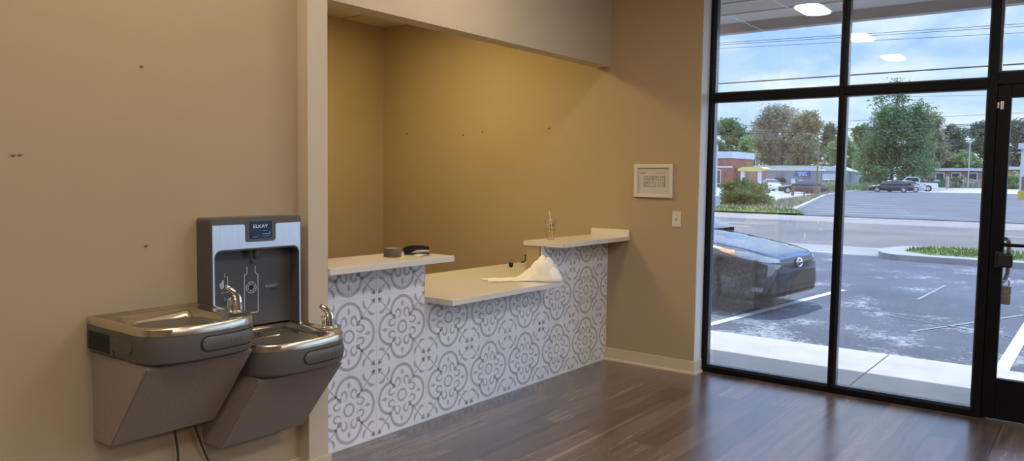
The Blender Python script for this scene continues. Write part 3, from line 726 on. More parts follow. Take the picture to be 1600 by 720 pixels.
LAWN = pm('lawn_green', (.135, .19, .045), .95, var=.4, scale=1.5)
DRY = pm('dry_grass', (.30, .26, .17), .95, var=.25, scale=1.2)

sw = S('sidewalk', box(box(NB(), (.244, -30, -.2), (1.87, -1.797, -.02)), (.244, -1.785, -.2), (1.87, 30, -.02)), CON)
obj('expansion_joint', box(NB(), (.244, -1.797, -.2), (1.87, -1.785, -.028)), pm('joint_filler', (.10, .09, .08), .9), sw)
sf = S('canopy_soffit', box(NB(), (.25, -12, 3.062), (2.08, 12, 3.16)), pm('soffit_panel', (.66, .62, .56), .7, var=.05))
q = NB()
for x in (1.18, .62): box(q, (x-.018, -12, 3.05), (x+.018, 12, 3.062))
for k in range(12): box(q, (.25, -8.2+k*1.22, 3.052), (2.0, -8.175+k*1.22, 3.062))
box(q, (1.62, -12, 3.049), (2.0, 12, 3.062))
obj('soffit_seam', q, pm('soffit_white', (.80, .80, .78), .6), sf)
q = NB(); box(q, (2.0, -12, 2.958), (2.09, 12, 3.5)); box(q, (1.995, -12, 2.953), (2.095, 12, 2.963))
for k in range(10): box(q, (1.998, -8.05+k*1.9, 2.958), (2.0, -8.042+k*1.9, 3.05))
S('canopy_fascia', q, pm('fascia_grey', (.56, .54, .54), .6))
S('canopy_roof', box(NB(), (.25, -12, 3.45), (2.09, 12, 3.5)), GUT)
S('wall_exterior', box(box(NB(), (.25, -.78, -.1), (.30, 12, 3.06)), (.25, -12, -.1), (.30, -9.6, 3.06)), pm('exterior_brick', (.30, .16, .11), .9, var=.2, scale=4))

def poly(bm, pts, dz=0, mi=0, fz=gz):
    bm.faces.new([bm.verts.new((x, y, fz(x)+dz)) for x, y in pts]).material_index = mi
def G(name, pts, m, dz=0, parent=None):
    q = NB(); poly(q, pts, dz); 
    for f in q.faces:
        f.normal_update()
        if f.normal.z < 0: f.normal_flip()
    KEEP.add(id(q))
    return S(name, q, m, parent)
pl = G('parking_lot', [(1.87, -60), (13.2, -60), (13.2, 60), (1.87, 60)], LOT)
G('gutter_strip', [(13.2, -60), (15.15, -60), (15.15, 60), (13.2, 60)], GUT)
rd = G('road', [(15.15, -90), (28.1, -90), (28.1, 110), (15.15, 110)], ROADM)
G('far_apron', [(28.1, -90), (33, -90), (33, 110), (28.1, 110)], pm('pinkish_concrete', (.29, .255, .24), .9, var=.12, scale=.5))
# base ground far away, light concrete, following the gentle rise
q = NB(); xs = [33, 60, 100, 150, 600]
for a, c_ in zip(xs, xs[1:]): poly(q, [(a, -200), (c_, -400), (c_, 500), (a, 300)])
KEEP.add(id(q))
for f in q.faces:
    f.normal_update()
    if f.normal.z < 0: f.normal_flip()
S('ground_far', q, pm('far_concrete', (.40, .39, .375), .9, var=.08, scale=.2))
G('far_parking_lot', [(33, -90), (33, 9.2), (37.2, 10.0), (69.4, 17.4), (88, 20.6), (97, 20.9), (97, -90)], LOT2, .03)
q = NB(); C_ = [(36.4, 9.75), (37.2, 10.0), (69.4, 17.4), (88, 20.6), (97, 20.9)]
for (x0, y0), (x1, y1) in zip(C_, C_[1:]):
    A = [(x0, y0, gz(x0)-.1), (x1, y1, gz(x1)-.1), (x1, y1+.25, gz(x1)-.1), (x0, y0+.25, gz(x0)-.1)]; v = [q.verts.new(p) for p in A]+[q.verts.new((p[0], p[1], p[2]+.27)) for p in A]
    for f in ((0, 1, 5, 4), (2, 3, 7, 6), (4, 5, 6, 7), (1, 2, 6, 5), (3, 0, 4, 7)): q.faces.new([v[i] for i in f])
S('kerb_far', q, pm('kerb_concrete', (.40, .38, .34), .9, var=.15, scale=.5))
def gras(name, pts, m, dz, nb, hgt, label, seed):
    q = NB(); poly(q, pts, dz)
    rr = random.Random(seed); xs_ = [p[0] for p in pts]; ys_ = [p[1] for p in pts]
    def inside(x, y):
        c = False
        for i in range(len(pts)):
            (x0, y0), (x1, y1) = pts[i], pts[i-1]
            if (y0 > y) != (y1 > y) and x < (x1-x0)*(y-y0)/(y1-y0)+x0: c = not c
        return c
    k = 0
    while k < nb:
        x, y = rr.uniform(min(xs_), max(xs_)), rr.uniform(min(ys_), max(ys_))
        if not inside(x, y): continue
        k += 1; h = hgt*rr.uniform(.5, 1.1); a = rr.uniform(0, 6.28); w_ = hgt*.16
        z = gz(x)+dz
        q.faces.new([q.verts.new((x-math.cos(a)*w_, y-math.sin(a)*w_, z)), q.verts.new((x+math.cos(a)*w_, y+math.sin(a)*w_, z)), q.verts.new((x+rr.uniform(-.4, .4)*hgt, y+rr.uniform(-.4, .4)*hgt, z+h))])
    KEEP.add(id(q)); o = obj(name, q, m); tag(o, label, 'grass', kind='stuff'); return o
gras('bank_grass', [(36.6, 10.2), (69.4, 17.7), (88, 20.9), (80, 20.4), (63.6, 17.6), (50, 15.7), (42, 13.4), (40, 15.5), (40, 30), (37.4, 30), (37.4, 14)], DRY, .10, 2500, .22, 'dry yellowish grass bank along the far kerb', 2)
gras('verge_grass', [(33.0, 8.3), (36.4, 9.7), (38.2, 11.0), (38.4, 40), (32.3, 40)], LAWN, .09, 5000, .16, 'green grass verge across the road below the juniper bush', 3)
# kerbed island by the road
isl = []
for k in range(13):
    a = R(90+k*15); isl.append((13.95+1.45*math.cos(a)*-1, .1+.75*math.sin(a)))
isl = [(15.4, -40)]+[(15.4, .1)]+[(13.95+1.45*math.cos(R(t)), .1+.75*math.sin(R(t))) for t in range(10, 171, 16)]+[(12.5, .1), (12.4, -40)]
q = NB(); prism(q, isl, 2, -.16, -.03); S('kerb_island', q, pm('island_kerb', (.34, .33, .31), .9, var=.12, scale=2))
ig = [(15.2, -30), (15.2, 0)]+[(13.95+1.2*math.cos(R(t)), 0+.5*math.sin(R(t))) for t in range(10, 171, 20)]+[(12.75, 0), (12.65, -30)]
ig = [(15.2, -14), (15.2, -.05), (14.6, .3), (13.6, .3), (13.0, -.3), (12.95, -14)]
gras('island_grass', ig, LAWN, .125, 9000, .075, 'green grass strip on the kerbed island beside the road', 4)
def line(par, p0, p1, w_, m=PWHITE, dz=.006, name='painted_line'):
    (x0, y0), (x1, y1) = p0, p1; d = Vector((x1-x0, y1-y0)).normalized(); n_ = Vector((-d.y, d.x))*w_/2
    q = NB(); KEEP.add(id(q))
    f = q.faces.new([q.verts.new((x, y, gz(x)+dz)) for x, y in ((x0+n_.x, y0+n_.y), (x1+n_.x, y1+n_.y), (x1-n_.x, y1-n_.y), (x0-n_.x, y0-n_.y))]); f.normal_update()
    if f.normal.z < 0: f.normal_flip()
    return obj(name, q, m, par)
line(pl, (1.95, .36), (6.9, -.12), .11); line(pl, (1.95, -2.585), (6.9, -2.60), .115); line(pl, (1.95, 3.3), (6.9, 2.9), .11); line(pl, (1.95, -5.5), (6.9, -5.55), .11)
FADE = pm('faded_paint', (.24, .25, .28), .8, var=.3, scale=14)
line(pl, (4.9, -1.1), (4.3, -2.5), .03, FADE); line(pl, (6.6, -1.2), (8.6, -1.25), .05, FADE); line(pl, (5.2, -.62), (5.0, -1.6), .025, FADE); line(pl, (3.9, -1.6), (6.1, -2.5), .05, FADE)
line(rd, (15.25, 60), (15.25, .9), .13); line(rd, (13.3, 60), (13.3, 1.4), .12)
line(rd, (23.8, 8.9+6), (23.8, 7.3), .13); line(rd, (21.8, 14), (21.8, 6.8), .13); line(rd, (27.7, 40), (27.7, -40), .12); line(rd, (23.3, -.3), (23.3, -14), .12)
FL = bpy.data.objects['far_parking_lot']
for x, y0, y1 in ((35.7, 8.5, 3.2), (38.6, 9.9, 4.8), (41.8, 10.4, 5.6), (45.3, 11.2, 6.6), (49.2, 12.2, 7.6), (54.0, 13.3, 8.9), (60, 14.7, 10.2), (67, 16.3, 11.8), (75, 17.6, 13)): line(FL, (x, y0), (x+.3, y1), .16, dz=.05)
G('far_walkway', [(97.5, -60), (150, -60), (150, 24), (97.5, 21)], pm('walk_concrete', (.44, .415, .39), .9), .05)

# ------------------------------------------------------------------ cars
def carpaint(name, c, rough=.25): return pm(name, c, rough, metal=.25, var=.03, coat=1.0)
TYRE = pm('tyre_rubber', (.018, .018, .02), .7); ALLOY = pm('alloy', (.55, .56, .58), .28, metal=1)
CGL = pm('car_window', (.025, .035, .045), .04, spec=.9, coat=1)
LENS = pm('headlight_lens', (.22, .24, .27), .1, spec=.8, coat=1, var=.35, scale=18); AMBER = pm('amber_lens', (.62, .24, .06), .2); REDL = pm('tail_red', (.30, .02, .02), .25)
def interp(tab, u):
    for a, c_ in zip(tab, tab[1:]):
        if a[0] <= u <= c_[0]:
            t = (u-a[0])/(c_[0]-a[0]); t = t*t*(3-2*t)*.35+t*.65
            return [p+(q_-p)*t for p, q_ in zip(a, c_)]
    return list(tab[0] if u < tab[0][0] else tab[-1])
SEDAN = [(-2.46, .60, .48, .86), (-2.43, .76, .34, .96), (-2.33, .84, .26, 1.04), (-2.1, .895, .22, 1.065), (-1.6, .915, .19, 1.04), (-1.0, .92, .18, 1.0), (0, .92, .18, .985), (.8, .92, .18, .975), (1.1, .92, .18, .965), (1.35, .918, .18, .93), (1.65, .912, .18, .885), (1.95, .895, .18, .835), (2.15, .865, .18, .795), (2.28, .82, .19, .765), (2.37, .755, .205, .735), (2.42, .68, .225, .70), (2.445, .58, .27, .655), (2.452, .46, .33, .61)]
SECT = [(0, 0), (.55, 0), (.86, 0), (.95, .06), (.985, .18), (1.0, .40), (.992, .58), (.965, .74), (.925, .84), (.86, .905), (.72, .955), (.62, .968), (.45, .985), (.2, .997), (0, 1)]
def car(name, loc, rz, paint, label, group=None, tab=SEDAN, roof=None, detail=False, whl=(1.47, -1.36), wr=.335, sub=1):
    t = empty(name, loc, rz, label, 'car', group)
    us = []
    for a, c_ in zip(tab, tab[1:]):
        n = 3 if (c_[0]-a[0]) < .12 else (5 if detail else 3)
        us += [a[0]+(c_[0]-a[0])*k/n for k in range(n)]
    us.append(tab[-1][0])
    q = NB(); rings = []
    for u in us:
        _, hw_, zb, zt = interp(tab, u); ring = []
        full = [(v*hw_, zb+z*(zt-zb)) for v, z in SECT]+[(-v*hw_, zb+z*(zt-zb)) for v, z in SECT[-2:0:-1]]
        rings.append([q.verts.new((u, v, z)) for v, z in full])
    n = len(rings[0])
    for A, B in zip(rings, rings[1:]):
        for k in range(n): q.faces.new([A[k], A[(k+1) % n], B[(k+1) % n], B[k]])
    q.faces.new(rings[0]); q.faces.new(rings[-1][::-1])
    bmesh.ops.recalc_face_normals(q, faces=q.faces)
    body = obj('body', q, [paint, SLOT], t, True)
    cut = NB()
    for u in whl: lathe(cut, [(0, -1.2), (wr+.055, -1.2), (wr+.055, 1.2), (0, 1.2)], (u, 0, wr), 28, axis=1)
    co = obj('cutter', cut, SLOT)
    md = body.modifiers.new('arches', 'BOOLEAN'); md.operation = 'DIFFERENCE'; md.object = co; md.solver = 'EXACT'
    dg = bpy.context.evaluated_depsgraph_get(); co.matrix_world = Matrix(); body.parent = None; bpy.context.view_layer.update()
    me = bpy.data.meshes.new_from_object(body.evaluated_get(bpy.context.evaluated_depsgraph_get()))
    body.modifiers.clear(); body.data = me; bpy.data.objects.remove(co)
    body.parent = t
    for p in me.polygons: p.use_smooth = True
    try: me.set_sharp_from_angle(angle=R(35))
    except Exception: pass
    # cabin
    RF = roof or [(-1.78, 1.03), (-1.45, 1.19), (-1.1, 1.325), (-.7, 1.41), (-.2, 1.445), (.1, 1.435), (.35, 1.385), (.7, 1.21), (1.0, 1.05), (1.14, .97)]
    cab, win = NB(), NB(); prof = []
    N_ = 44; u0, u1 = RF[0][0], RF[-1][0]
    for i in range(N_+1):
        u = u0+(u1-u0)*i/N_; zr = interp(RF, u)[1]; hb = .845; zbelt = interp(tab, u)[3]-.055
        hgt_ = max(.001, zr-zbelt); full_h = max(z for _, z in RF)-.96
        hr = hb-.25*min(1, hgt_/full_h)
        sec = [(hb, zbelt), (hb-.02, zbelt+.18*hgt_), (hb-(hb-hr)*.55, zbelt+.55*hgt_), (hr+.02, zbelt+.86*hgt_), (hr-.05, zbelt+.96*hgt_), (hr*.6, zr-.006), (0, zr)]
        prof.append((u, sec+[(-v, z) for v, z in sec[-2::-1]], zr))
    zmax = max(z for _, z in RF)
    um = max(RF, key=lambda p: p[1])[0]
    uf = next(u for u, z in RF if u > um and z < zmax-.04); ur = [u for u, z in RF if u < um and z < zmax-.05][-1]
    for i in range(N_):
        ua, A, za = prof[i]; ub, B, zb_ = prof[i+1]; uc = (ua+ub)/2
        for k in range(len(A)-1):
            j = k if k < len(A)//2 else len(A)-2-k
            slope = uc > uf or uc < ur
            if slope and j >= 3: isw = (u0+.1 < uc < u1-.06)
            else: isw = j in (1, 2) and (u0+.42 < uc < u1-.34) and not (abs(uc-(uf+ur)/2-.08) < .05)
            bmx = win if isw else cab
            bmx.faces.new([bmx.verts.new((ua, *A[k])), bmx.verts.new((ub, *B[k])), bmx.verts.new((ub, *B[k+1])), bmx.verts.new((ua, *A[k+1]))])
    for bmx in (cab, win): bmesh.ops.remove_doubles(bmx, verts=bmx.verts, dist=1e-4)
    obj('cabin', cab, paint, t, True); obj('windows', win, CGL, t, True)
    for u in whl:
        for s in (1, -1):
            q = NB(); y = s*.80
            lathe(q, [(wr*.66, -.10), (wr*.94, -.11), (wr, -.085), (wr, .085), (wr*.94, .11), (wr*.66, .10)], (u, y, wr), 28, axis=1)
            w_ = obj('wheel', q, TYRE, t, True)
            q = NB(); lathe(q, [(0, .04), (wr*.16, .05), (wr*.18, .03)], (u, y+s*.045, wr), 16, axis=1) if False else None
            for k in range(10):
                a = 2*math.pi*k/10
                c1 = (u+wr*.1*math.cos(a), y+s*.07, wr+wr*.1*math.sin(a)); c2 = (u+wr*.66*math.cos(a), y+s*.09, wr+wr*.66*math.sin(a)); tube(q, [c1, c2], .022, 6)
            lathe(q, [(wr*.60, -.09), (wr*.67, -.10), (wr*.67, .10), (wr*.60, .095)], (u, y, wr), 28, axis=1, closed=True); lathe(q, [(0, s*.08), (.05, s*.085), (.055, s*.05)], (u, y, wr), 14, axis=1)
            obj('rim', q, ALLOY, w_, True)
    bv = BVHTree.FromPolygons([v.co[:] for v in me.vertices], [p.vertices[:] for p in me.polygons])
    def patch(nm, topc, botc, m, offn=.006, ny=6, par=None, cx=1.4, back=False):
        # curves are (angle from the nose in degrees, height); the patch lies on the body
        q = NB(); g = []; sg = -1 if back else 1
        for (p0, z0), (p1, z1) in zip(botc, topc):
            row = []
            for j in range(ny+1):
                f_ = j/ny; ph = R(p0+(p1-p0)*f_); z = z0+(z1-z0)*f_
                d = Vector((math.cos(ph)*sg, math.sin(ph), 0)); o_ = Vector((cx*sg, 0, z))+d*4
                hit, nn, _, _ = bv.ray_cast(o_, -d)
                if hit is None: hit = Vector((cx*sg, 0, z))+d*.9; nn = d
                if nn.dot(d) < 0: nn = -nn
                row.append(q.verts.new(hit+nn*offn))
            g.append(row)
        for A, B in zip(g, g[1:]):
            for j in range(ny): q.faces.new([A[j], B[j], B[j+1], A[j+1]])
        o_ = obj(nm, q, m, par or t, 'all'); return o_
    def curve(pts, n=24):
        xs_ = [p[0] for p in pts]; out = []
        for k in range(n+1):
            x = xs_[0]+(xs_[-1]-xs_[0])*k/n
            for a, c_ in zip(pts, pts[1:]):
                lo, hi = sorted((a[0], c_[0]))
                if lo-1e-9 <= x <= hi+1e-9: out.append((x, a[1]+(c_[1]-a[1])*((x-a[0])/((c_[0]-a[0]) or 1)))); break
        return out
    for s in (1, -1):
        hl = patch('headlight', curve([(26*s, .672), (36*s, .715), (46*s, .757), (56*s, .775)]), curve([(26*s, .640), (36*s, .645), (46*s, .668), (56*s, .715)]), LENS)
        patch('turn_marker', curve([(54*s, .772), (62*s, .785), (67*s, .788)]), curve([(54*s, .705), (62*s, .745), (67*s, .78)]), AMBER, .007, par=hl)
        patch('tail_light', curve([(20*s, .98), (46*s, .985)]), curve([(20*s, .86), (46*s, .83)]), REDL, back=True, cx=1.4)
    if detail:
        patch('upper_grille', curve([(-34, .662), (-20, .676), (0, .684), (20, .676), (34, .662)], 40), curve([(-34, .640), (-22, .600), (-9, .545), (9, .545), (22, .600), (34, .640)], 40), BLK, .004)
        for z in (.655, .63): patch('grille_bar', curve([(-27, z+.006), (27, z+.006)], 30), curve([(-27, z), (27, z)], 30), pm('gloss_black_bar', (.03, .03, .035), .15, spec=.8), .008, 1)
        lg = patch('lower_grille', curve([(-29, .500), (0, .505), (29, .500)], 36), curve([(-37, .268), (0, .262), (37, .268)], 36), BLK, .004)
        for k in range(8):
            z = .290+k*.026; e = 36-k*1.0
            patch('grille_slat', curve([(-e, z+.009), (e, z+.009)], 30), curve([(-e, z), (e, z)], 30), pm('slat_grey', (.06, .06, .065), .35), .012, 1, par=lg)
        patch('front_lip', curve([(-58, .262), (-36, .252), (0, .246), (36, .252), (58, .262)], 40), curve([(-58, .215), (0, .205), (58, .215)], 40), BLK, .016)
        for s in (1, -1):
            patch('bumper_vent', curve([(41*s, .50), (47*s, .52), (53*s, .48)]), curve([(41*s, .32), (47*s, .30), (53*s, .30)]), pm('bumper_recess', (.03, .03, .034), .4), .005)
            patch('fog_lamp', curve([(39*s, .345), (45*s, .35)]), curve([(39*s, .295), (45*s, .295)]), LENS, .008)
        # three-ellipse badge
        q = NB(); z0 = .612
        def ell(rx, rz_, cz, w_):
            P = []
            for k in range(33):
                a = 2*math.pi*k/32; v = rx*math.cos(a); z = z0+cz+rz_*math.sin(a)
                hit, nn, _, _ = bv.ray_cast(Vector((5, v, z)), Vector((-1, 0, 0))); P.append((max((hit.x if hit else 2.45), 2.43)+.022, v, z))
            tube(q, P, w_, 6, caps=False)
        ell(.085, .058, 0, .007); ell(.030, .052, .002, .006); ell(.060, .024, .030, .006)
        obj('badge', q, CHROME, t, True)
        # hood seam, mirrors, wipers
        for s in (1, -1):
            q = NB(); P = []
            for k in range(16):
                u = 2.30-k*.075; v = s*(.60+.012*k)
                hit, nn, _, _ = bv.ray_cast(Vector((u, v, 3)), Vector((0, 0, -1)))
                if hit: P.append(hit+Vector((0, 0, .0005)))
            tube(q, P, .0035, 5); obj('hood_seam', q, SLOT, t)
            q = NB(); lathe(q, [(0, -.10), (.05, -.09), (.075, -.03), (.075, .03), (.05, .09), (0, .10)], (0, 0, 0), 14, axis=1); m_ = obj('mirror', q, paint, t, True); m_.location = (.72, s*1.0, 1.03); m_.scale = (.8, 1, .85)
    return t
CAMP = carpaint('slate_car_paint', (.032, .037, .048), .2)
hd = R(-95.5); nose = Vector((4.55, -.15, -.15))
car('sedan', (nose.x-2.452*math.cos(hd), nose.y-2.452*math.sin(hd), -.15), hd, CAMP, 'dark slate sedan parked just outside the window, nose towards the door', detail=True)
# parked far away
def far_car(name, px, pxe, py, X, paint, label, nose_right=False, **k):
    a = at(px, py, X); y = a.y; 
    return car(name, (X, y, gz(X)), k.pop('rz', R(90) if not nose_right else R(-90)), paint, label, 'cars parked across the road', **k)
SUVT = [(-2.3, .70, .45, .95), (-2.25, .86, .30, 1.05), (-1.9, .92, .25, 1.08), (0, .93, .24, 1.06), (1.0, .93, .24, 1.04), (1.5, .92, .24, 1.0), (2.0, .88, .25, .95), (2.2, .80, .27, .88), (2.3, .62, .36, .78)]
SUVR = [(-2.2, 1.06), (-2.05, 1.35), (-1.8, 1.62), (-1.2, 1.70), (-.4, 1.71), (.1, 1.68), (.4, 1.58), (.8, 1.30), (1.1, 1.06)]
HATR = [(-2.1, 1.05), (-1.7, 1.25), (-1.2, 1.40), (-.5, 1.48), (0, 1.48), (.3, 1.44), (.7, 1.27), (1.0, 1.10), (1.2, .97)]
far_car('parked_sedan', 1253, 0, 302, 80, carpaint('maroon_black', (.035, .022, .028)), 'dark maroon sedan parked broadside in front of the grey building', rz=R(112))
far_car('parked_sedan', 1204, 0, 298, 92, carpaint('white_car', (.72, .72, .72)), 'white sedan parked beside the dark car near the grey building, left of the pole', rz=R(215))
far_car('parked_van', 1218, 0, 296, 101, carpaint('dark_grey_car', (.06, .06, .075)), 'dark grey van parked behind the white sedan', rz=R(200), tab=SUVT, roof=SUVR)
far_car('parked_sedan', 1292, 0, 297, 109, carpaint('silver_car', (.5, .52, .54)), 'pale silver car mostly hidden behind the clipped hedge', rz=R(100))
far_car('parked_hatchback', 1392, 0, 301, 96, carpaint('navy_black', (.028, .03, .045)), 'black hatchback parked broadside beside the tall tree', rz=R(100), roof=HATR)
far_car('parked_sedan', 1411, 0, 300, 99.5, carpaint('grey_silver', (.42, .43, .45)), 'grey car whose tail shows between the black hatchback and the pickup', rz=R(100))
PT_ = empty('pickup_truck', (at(1425, 300, 105).x, at(1425, 300, 105).y, gz(105)), R(102), 'white pickup truck behind the black hatchback', 'truck', 'cars parked across the road')
WC = MATS['white_car']
q = NB(); prism(q, [(-2.85, .55), (-2.85, 1.12), (-.85, 1.14), (2.3, 1.16), (2.8, 1.05), (2.88, .55), (2.5, .42), (-2.5, .42)], 1, -.98, .98); bmesh.ops.bevel(q, geom=list(q.edges), offset=.05, segments=2, affect='EDGES'); obj('body', q, WC, PT_)
q = NB(); prism(q, [(-.85, 1.12), (-.70, 1.84), (.65, 1.88), (1.35, 1.16)], 1, -.85, .85); bmesh.ops.bevel(q, geom=list(q.edges), offset=.05, segments=2, affect='EDGES'); obj('cab', q, WC, PT_)
q = NB(); prism(q, [(-.70, 1.26), (-.62, 1.74), (.60, 1.78), (1.10, 1.26)], 1, -.87, .87); prism(q, [(-.7, 1.74), (-.6, 1.78), (-.70, 1.3), (-.82, 1.3)], 1, -.7, .7); obj('windows', q, CGL, PT_)
q = NB(); box(q, (-2.75, -.85, 1.0), (-.95, .85, 1.145)); obj('bed_liner', q, BLK, PT_)
q = NB(); box(q, (-2.88, .72, .78), (-2.83, .96, 1.08)); box(q, (-2.88, -.96, .78), (-2.83, -.72, 1.08)); obj('tail_light', q, REDL, PT_)
for u in (1.85, -1.75):
    for s in (1, -1):
        q = NB(); lathe(q, [(0, s*.10), (.2, s*.11), (.38, s*.12), (.42, s*.08), (.42, -s*.12), (0, -s*.12)], (u, s*.90, .42), 24, axis=1); w_ = obj('wheel', q, TYRE, PT_, True)
        q = NB(); lathe(q, [(0, s*.118), (.22, s*.125), (.24, s*.10)], (u, s*.90, .42), 20, axis=1); obj('rim', q, ALLOY, w_, True)

# ------------------------------------------------------------------ buildings and street furniture far away
BRICK = pm('red_brick', (.30, .13, .09), .9, var=.25, scale=1.5); BRICK2 = pm('brown_brick', (.27, .17, .13), .9, var=.25, scale=1)
GREYW = pm('grey_metal_siding', (.30, .32, .36), .7, var=.05, scale=.5); LGREY = pm('light_grey_trim', (.52, .56, .60), .6); DGLASS = pm('dark_window', (.05, .06, .08), .2)
POLEM = pm('pole_bronze', (.16, .13, .10), .6); POLEG = pm('pole_galvanised', (.42, .43, .44), .5)
def bld(name, label, X, x0, x1, yt, yb, m, dep=12, cat='building'):
    # px x-range and top/base rows at distance X give the real size
    a, c_ = at(x0, yb, X), at(x1, yb, X); zt = at((x0+x1)/2, yt, X).z
    t = empty(name, (X, (a.y+c_.y)/2, gz(X)), 0, label, cat)
    hw_ = (a.y-c_.y)/2; h = zt-gz(X)
    obj('wall', box(NB(), (0, -hw_, -.3), (dep, hw_, h)), m, t)
    return t, hw_, h
t, hw_, h = bld('brick_building', 'red brick building with grey parapet at the far left of the window view', 108, 1040, 1142, 237, 293, BRICK, 9)
obj('parapet', box(NB(), (-.15, -hw_-.15, h-1.0), (9.1, hw_+.15, h)), LGREY, t)
obj('band', box(NB(), (-.1, -hw_-.1, h*.55), (0, hw_, h*.60)), LGREY, t)
for k in range(3):
    f_ = obj('window', box(NB(), (-.08, -hw_+1.6+k*2.6, .5), (0, -hw_+3.3+k*2.6, h*.5)), LGREY, t); obj('pane', box(NB(), (-.1, -hw_+1.75+k*2.6, .65), (-.02, -hw_+3.15+k*2.6, h*.5-.15)), DGLASS, f_)
obj('side_wing', box(NB(), (1, -hw_-2.2, -.3), (9, -hw_, h*.56)), BRICK, t)
t, hw_, h = bld('grey_building', 'long grey metal building with pale roof edge and blue sign', 122, 1146, 1279, 263, 293, GREYW, 6)
obj('roof_edge', box(NB(), (-.4, -hw_, h-.15), (6, hw_, h+.45)), LGREY, t)
p = at(1254, 271, 122); sg_ = obj('sign', box(NB(), (-.18, -1.1, -.42), (-.05, 1.1, .42)), pm('blue_sign', (.03, .10, .42), .5), t); sg_.location = (0, p.y-t.location.y, p.z-t.location.z)
q = NB()                                   # white lines of lettering, too small to read
for z, ws in ((.17, (.78, .56)), (-.06, (.42, .40)), (-.26, (.5, .34, .3))):
    y = sum(ws)/2+.06
    for w_ in ws: box(q, (-.2, y-w_, z-.055), (-.17, y, z+.055)); y -= w_+.12
obj('sign_lettering', q, pm('sign_white', (.8, .82, .85), .6), sg_)
for k in range(3): obj('door', box(NB(), (-.1, hw_-3-k*4.2, 0), (0, hw_-4.2-k*4.2, 2.3)), pm('grey_door', (.20, .22, .26), .6), t)
t, hw_, h = bld('gable_building', 'grey gabled metal shed end right of the blue sign', 118, 1279, 1325, 267, 293, pm('blue_grey_siding', (.26, .31, .38), .7), 6)
q = NB(); prism(q, [(-hw_-.2, h-.02), (0, h+.8), (hw_+.2, h-.02)], 0, -.1, 6); obj('gable_roof', q, LGREY, t)
obj('roller_door', box(NB(), (-.08, -1.6, 0), (0, 1.6, 2.2)), LGREY, t)
t, hw_, h = bld('white_shed', 'small white shed behind the hedge left of the tall tree', 130, 1327, 1362, 275, 292, pm('white_siding', (.55, .60, .66), .7), 5)
q = NB(); prism(q, [(-hw_-.3, h-.05), (0, h+.7), (hw_+.3, h-.05)], 0, -.3, 5.3); obj('gable_roof', q, LGREY, t)
obj('window', box(NB(), (-.06, -1, .6), (0, .2, 1.4)), DGLASS, t)
t, hw_, h = bld('brick_apartments', 'low brown brick building behind the dumpster and pickup', 148, 1400, 1540, 265, 294, BRICK2, 4)
obj('roof_edge', box(NB(), (-.5, -hw_, h-.2), (4, hw_, h+.25)), LGREY, t)
for k, y in enumerate((-.72, -.35, .0, .35, .72)):
    f_ = obj('window', box(NB(), (-.1, y*hw_-.7, h*.40), (0, y*hw_+.7, h*.85)), LGREY, t); obj('pane', box(NB(), (-.13, y*hw_-.55, h*.45), (-.05, y*hw_+.55, h*.8)), DGLASS, f_)
t, hw_, h = bld('brick_block', 'brown brick building seen through the glass door', 148, 1555, 1680, 263, 294, BRICK2, 4)
obj('roof_edge', box(NB(), (-.5, -hw_, h-.2), (4, hw_, h+.25)), LGREY, t)
obj('window', box(NB(), (-.1, hw_-4, h*.4), (0, hw_-2.4, h*.8)), DGLASS, t)
# drive-through canopy
p = at(1168, 293, 100); t = empty('drive_canopy', (100, p.y, gz(100)), 0, 'yellow topped drive-through canopy on white posts beside the brick building', 'canopy')
zt = at(1168, 267, 100).z-gz(100)
q = NB(); prism(q, [(-1.9, 0), (1.9, 0), (1.9, .3), (1.2, .55), (-1.2, .55), (-1.9, .3)], 0, 0, 3); obj('roof', q, pm('canopy_yellow', (.62, .56, .16), .6), t).location = (0, -.4, zt)
for y in (-1.5, 0.9): obj('post', box(NB(), (.3, y-.25, 0), (.8, y+.25, zt)), pm('canopy_white', (.62, .66, .72), .6), t)
q = NB(); box(q, (0, -9, 0), (3, -1.9, .22)); obj('eave', q, pm('canopy_pale', (.58, .60, .42), .6), t).location = (0, -.4, zt+.1)
def pole(name, label, X, px, yt, yb, r, m, cat='pole'):
    p = at(px, yb, X); zt = at(px, yt, X).z-gz(X)
    t = empty(name, (X, p.y, gz(X)), 0, label, cat); obj('shaft', tube(NB(), [(0, 0, -.2), (0, 0, zt*.5), (0, 0, zt)], [r, r*.85, r*.65], 10), m, t, True); return t, zt
t, z = pole('lamp_post', 'bronze parking lot lamp post rising beside the dark maroon sedan', 74, 1276, 216, 303, .10, POLEM)
obj('lamp_arm', tube(NB(), spline([(0, 0, z-.1), (0, .25, z+.25), (0, .9, z+.42)], 5), .05, 8), POLEM, t, True); obj('lamp_head', box(NB(), (-.15, .8, z+.34), (.15, 1.5, z+.5), .04), POLEM, t)
obj('footing', lathe(NB(), [(0, .8), (.33, .8), (.35, .7), (.35, 0)], seg=16), pm('footing_brown', (.22, .15, .12), .9), t)
t, z = pole('utility_post', 'slim dark post in front of the gable shed', 104, 1283, 249, 293, .09, POLEM); obj('cap_lamp', lathe(NB(), [(0, .3), (.16, .2), (.16, 0), (0, -.05)], (0, 0, z), 12), LGREY, t)
pole('utility_post', 'thin grey post left of the tall tree', 118, 1347, 238, 288, .10, POLEG)[0]
pole('utility_post', 'thin grey post beside the window mullion behind the hedge', 122, 1331, 250, 290, .08, POLEG)
pole('utility_post', 'thin pale post in front of the low brown brick building', 140, 1513, 222, 275, .10, POLEG)
pole('flag_pole', 'tall pale pole beside the grey meter box at the left window edge', 52, 1118, 226, 312, .08, POLEG)
pole('utility_post', 'thin grey post among the trees above the long grey building', 130, 1180, 236, 264, .07, POLEG)
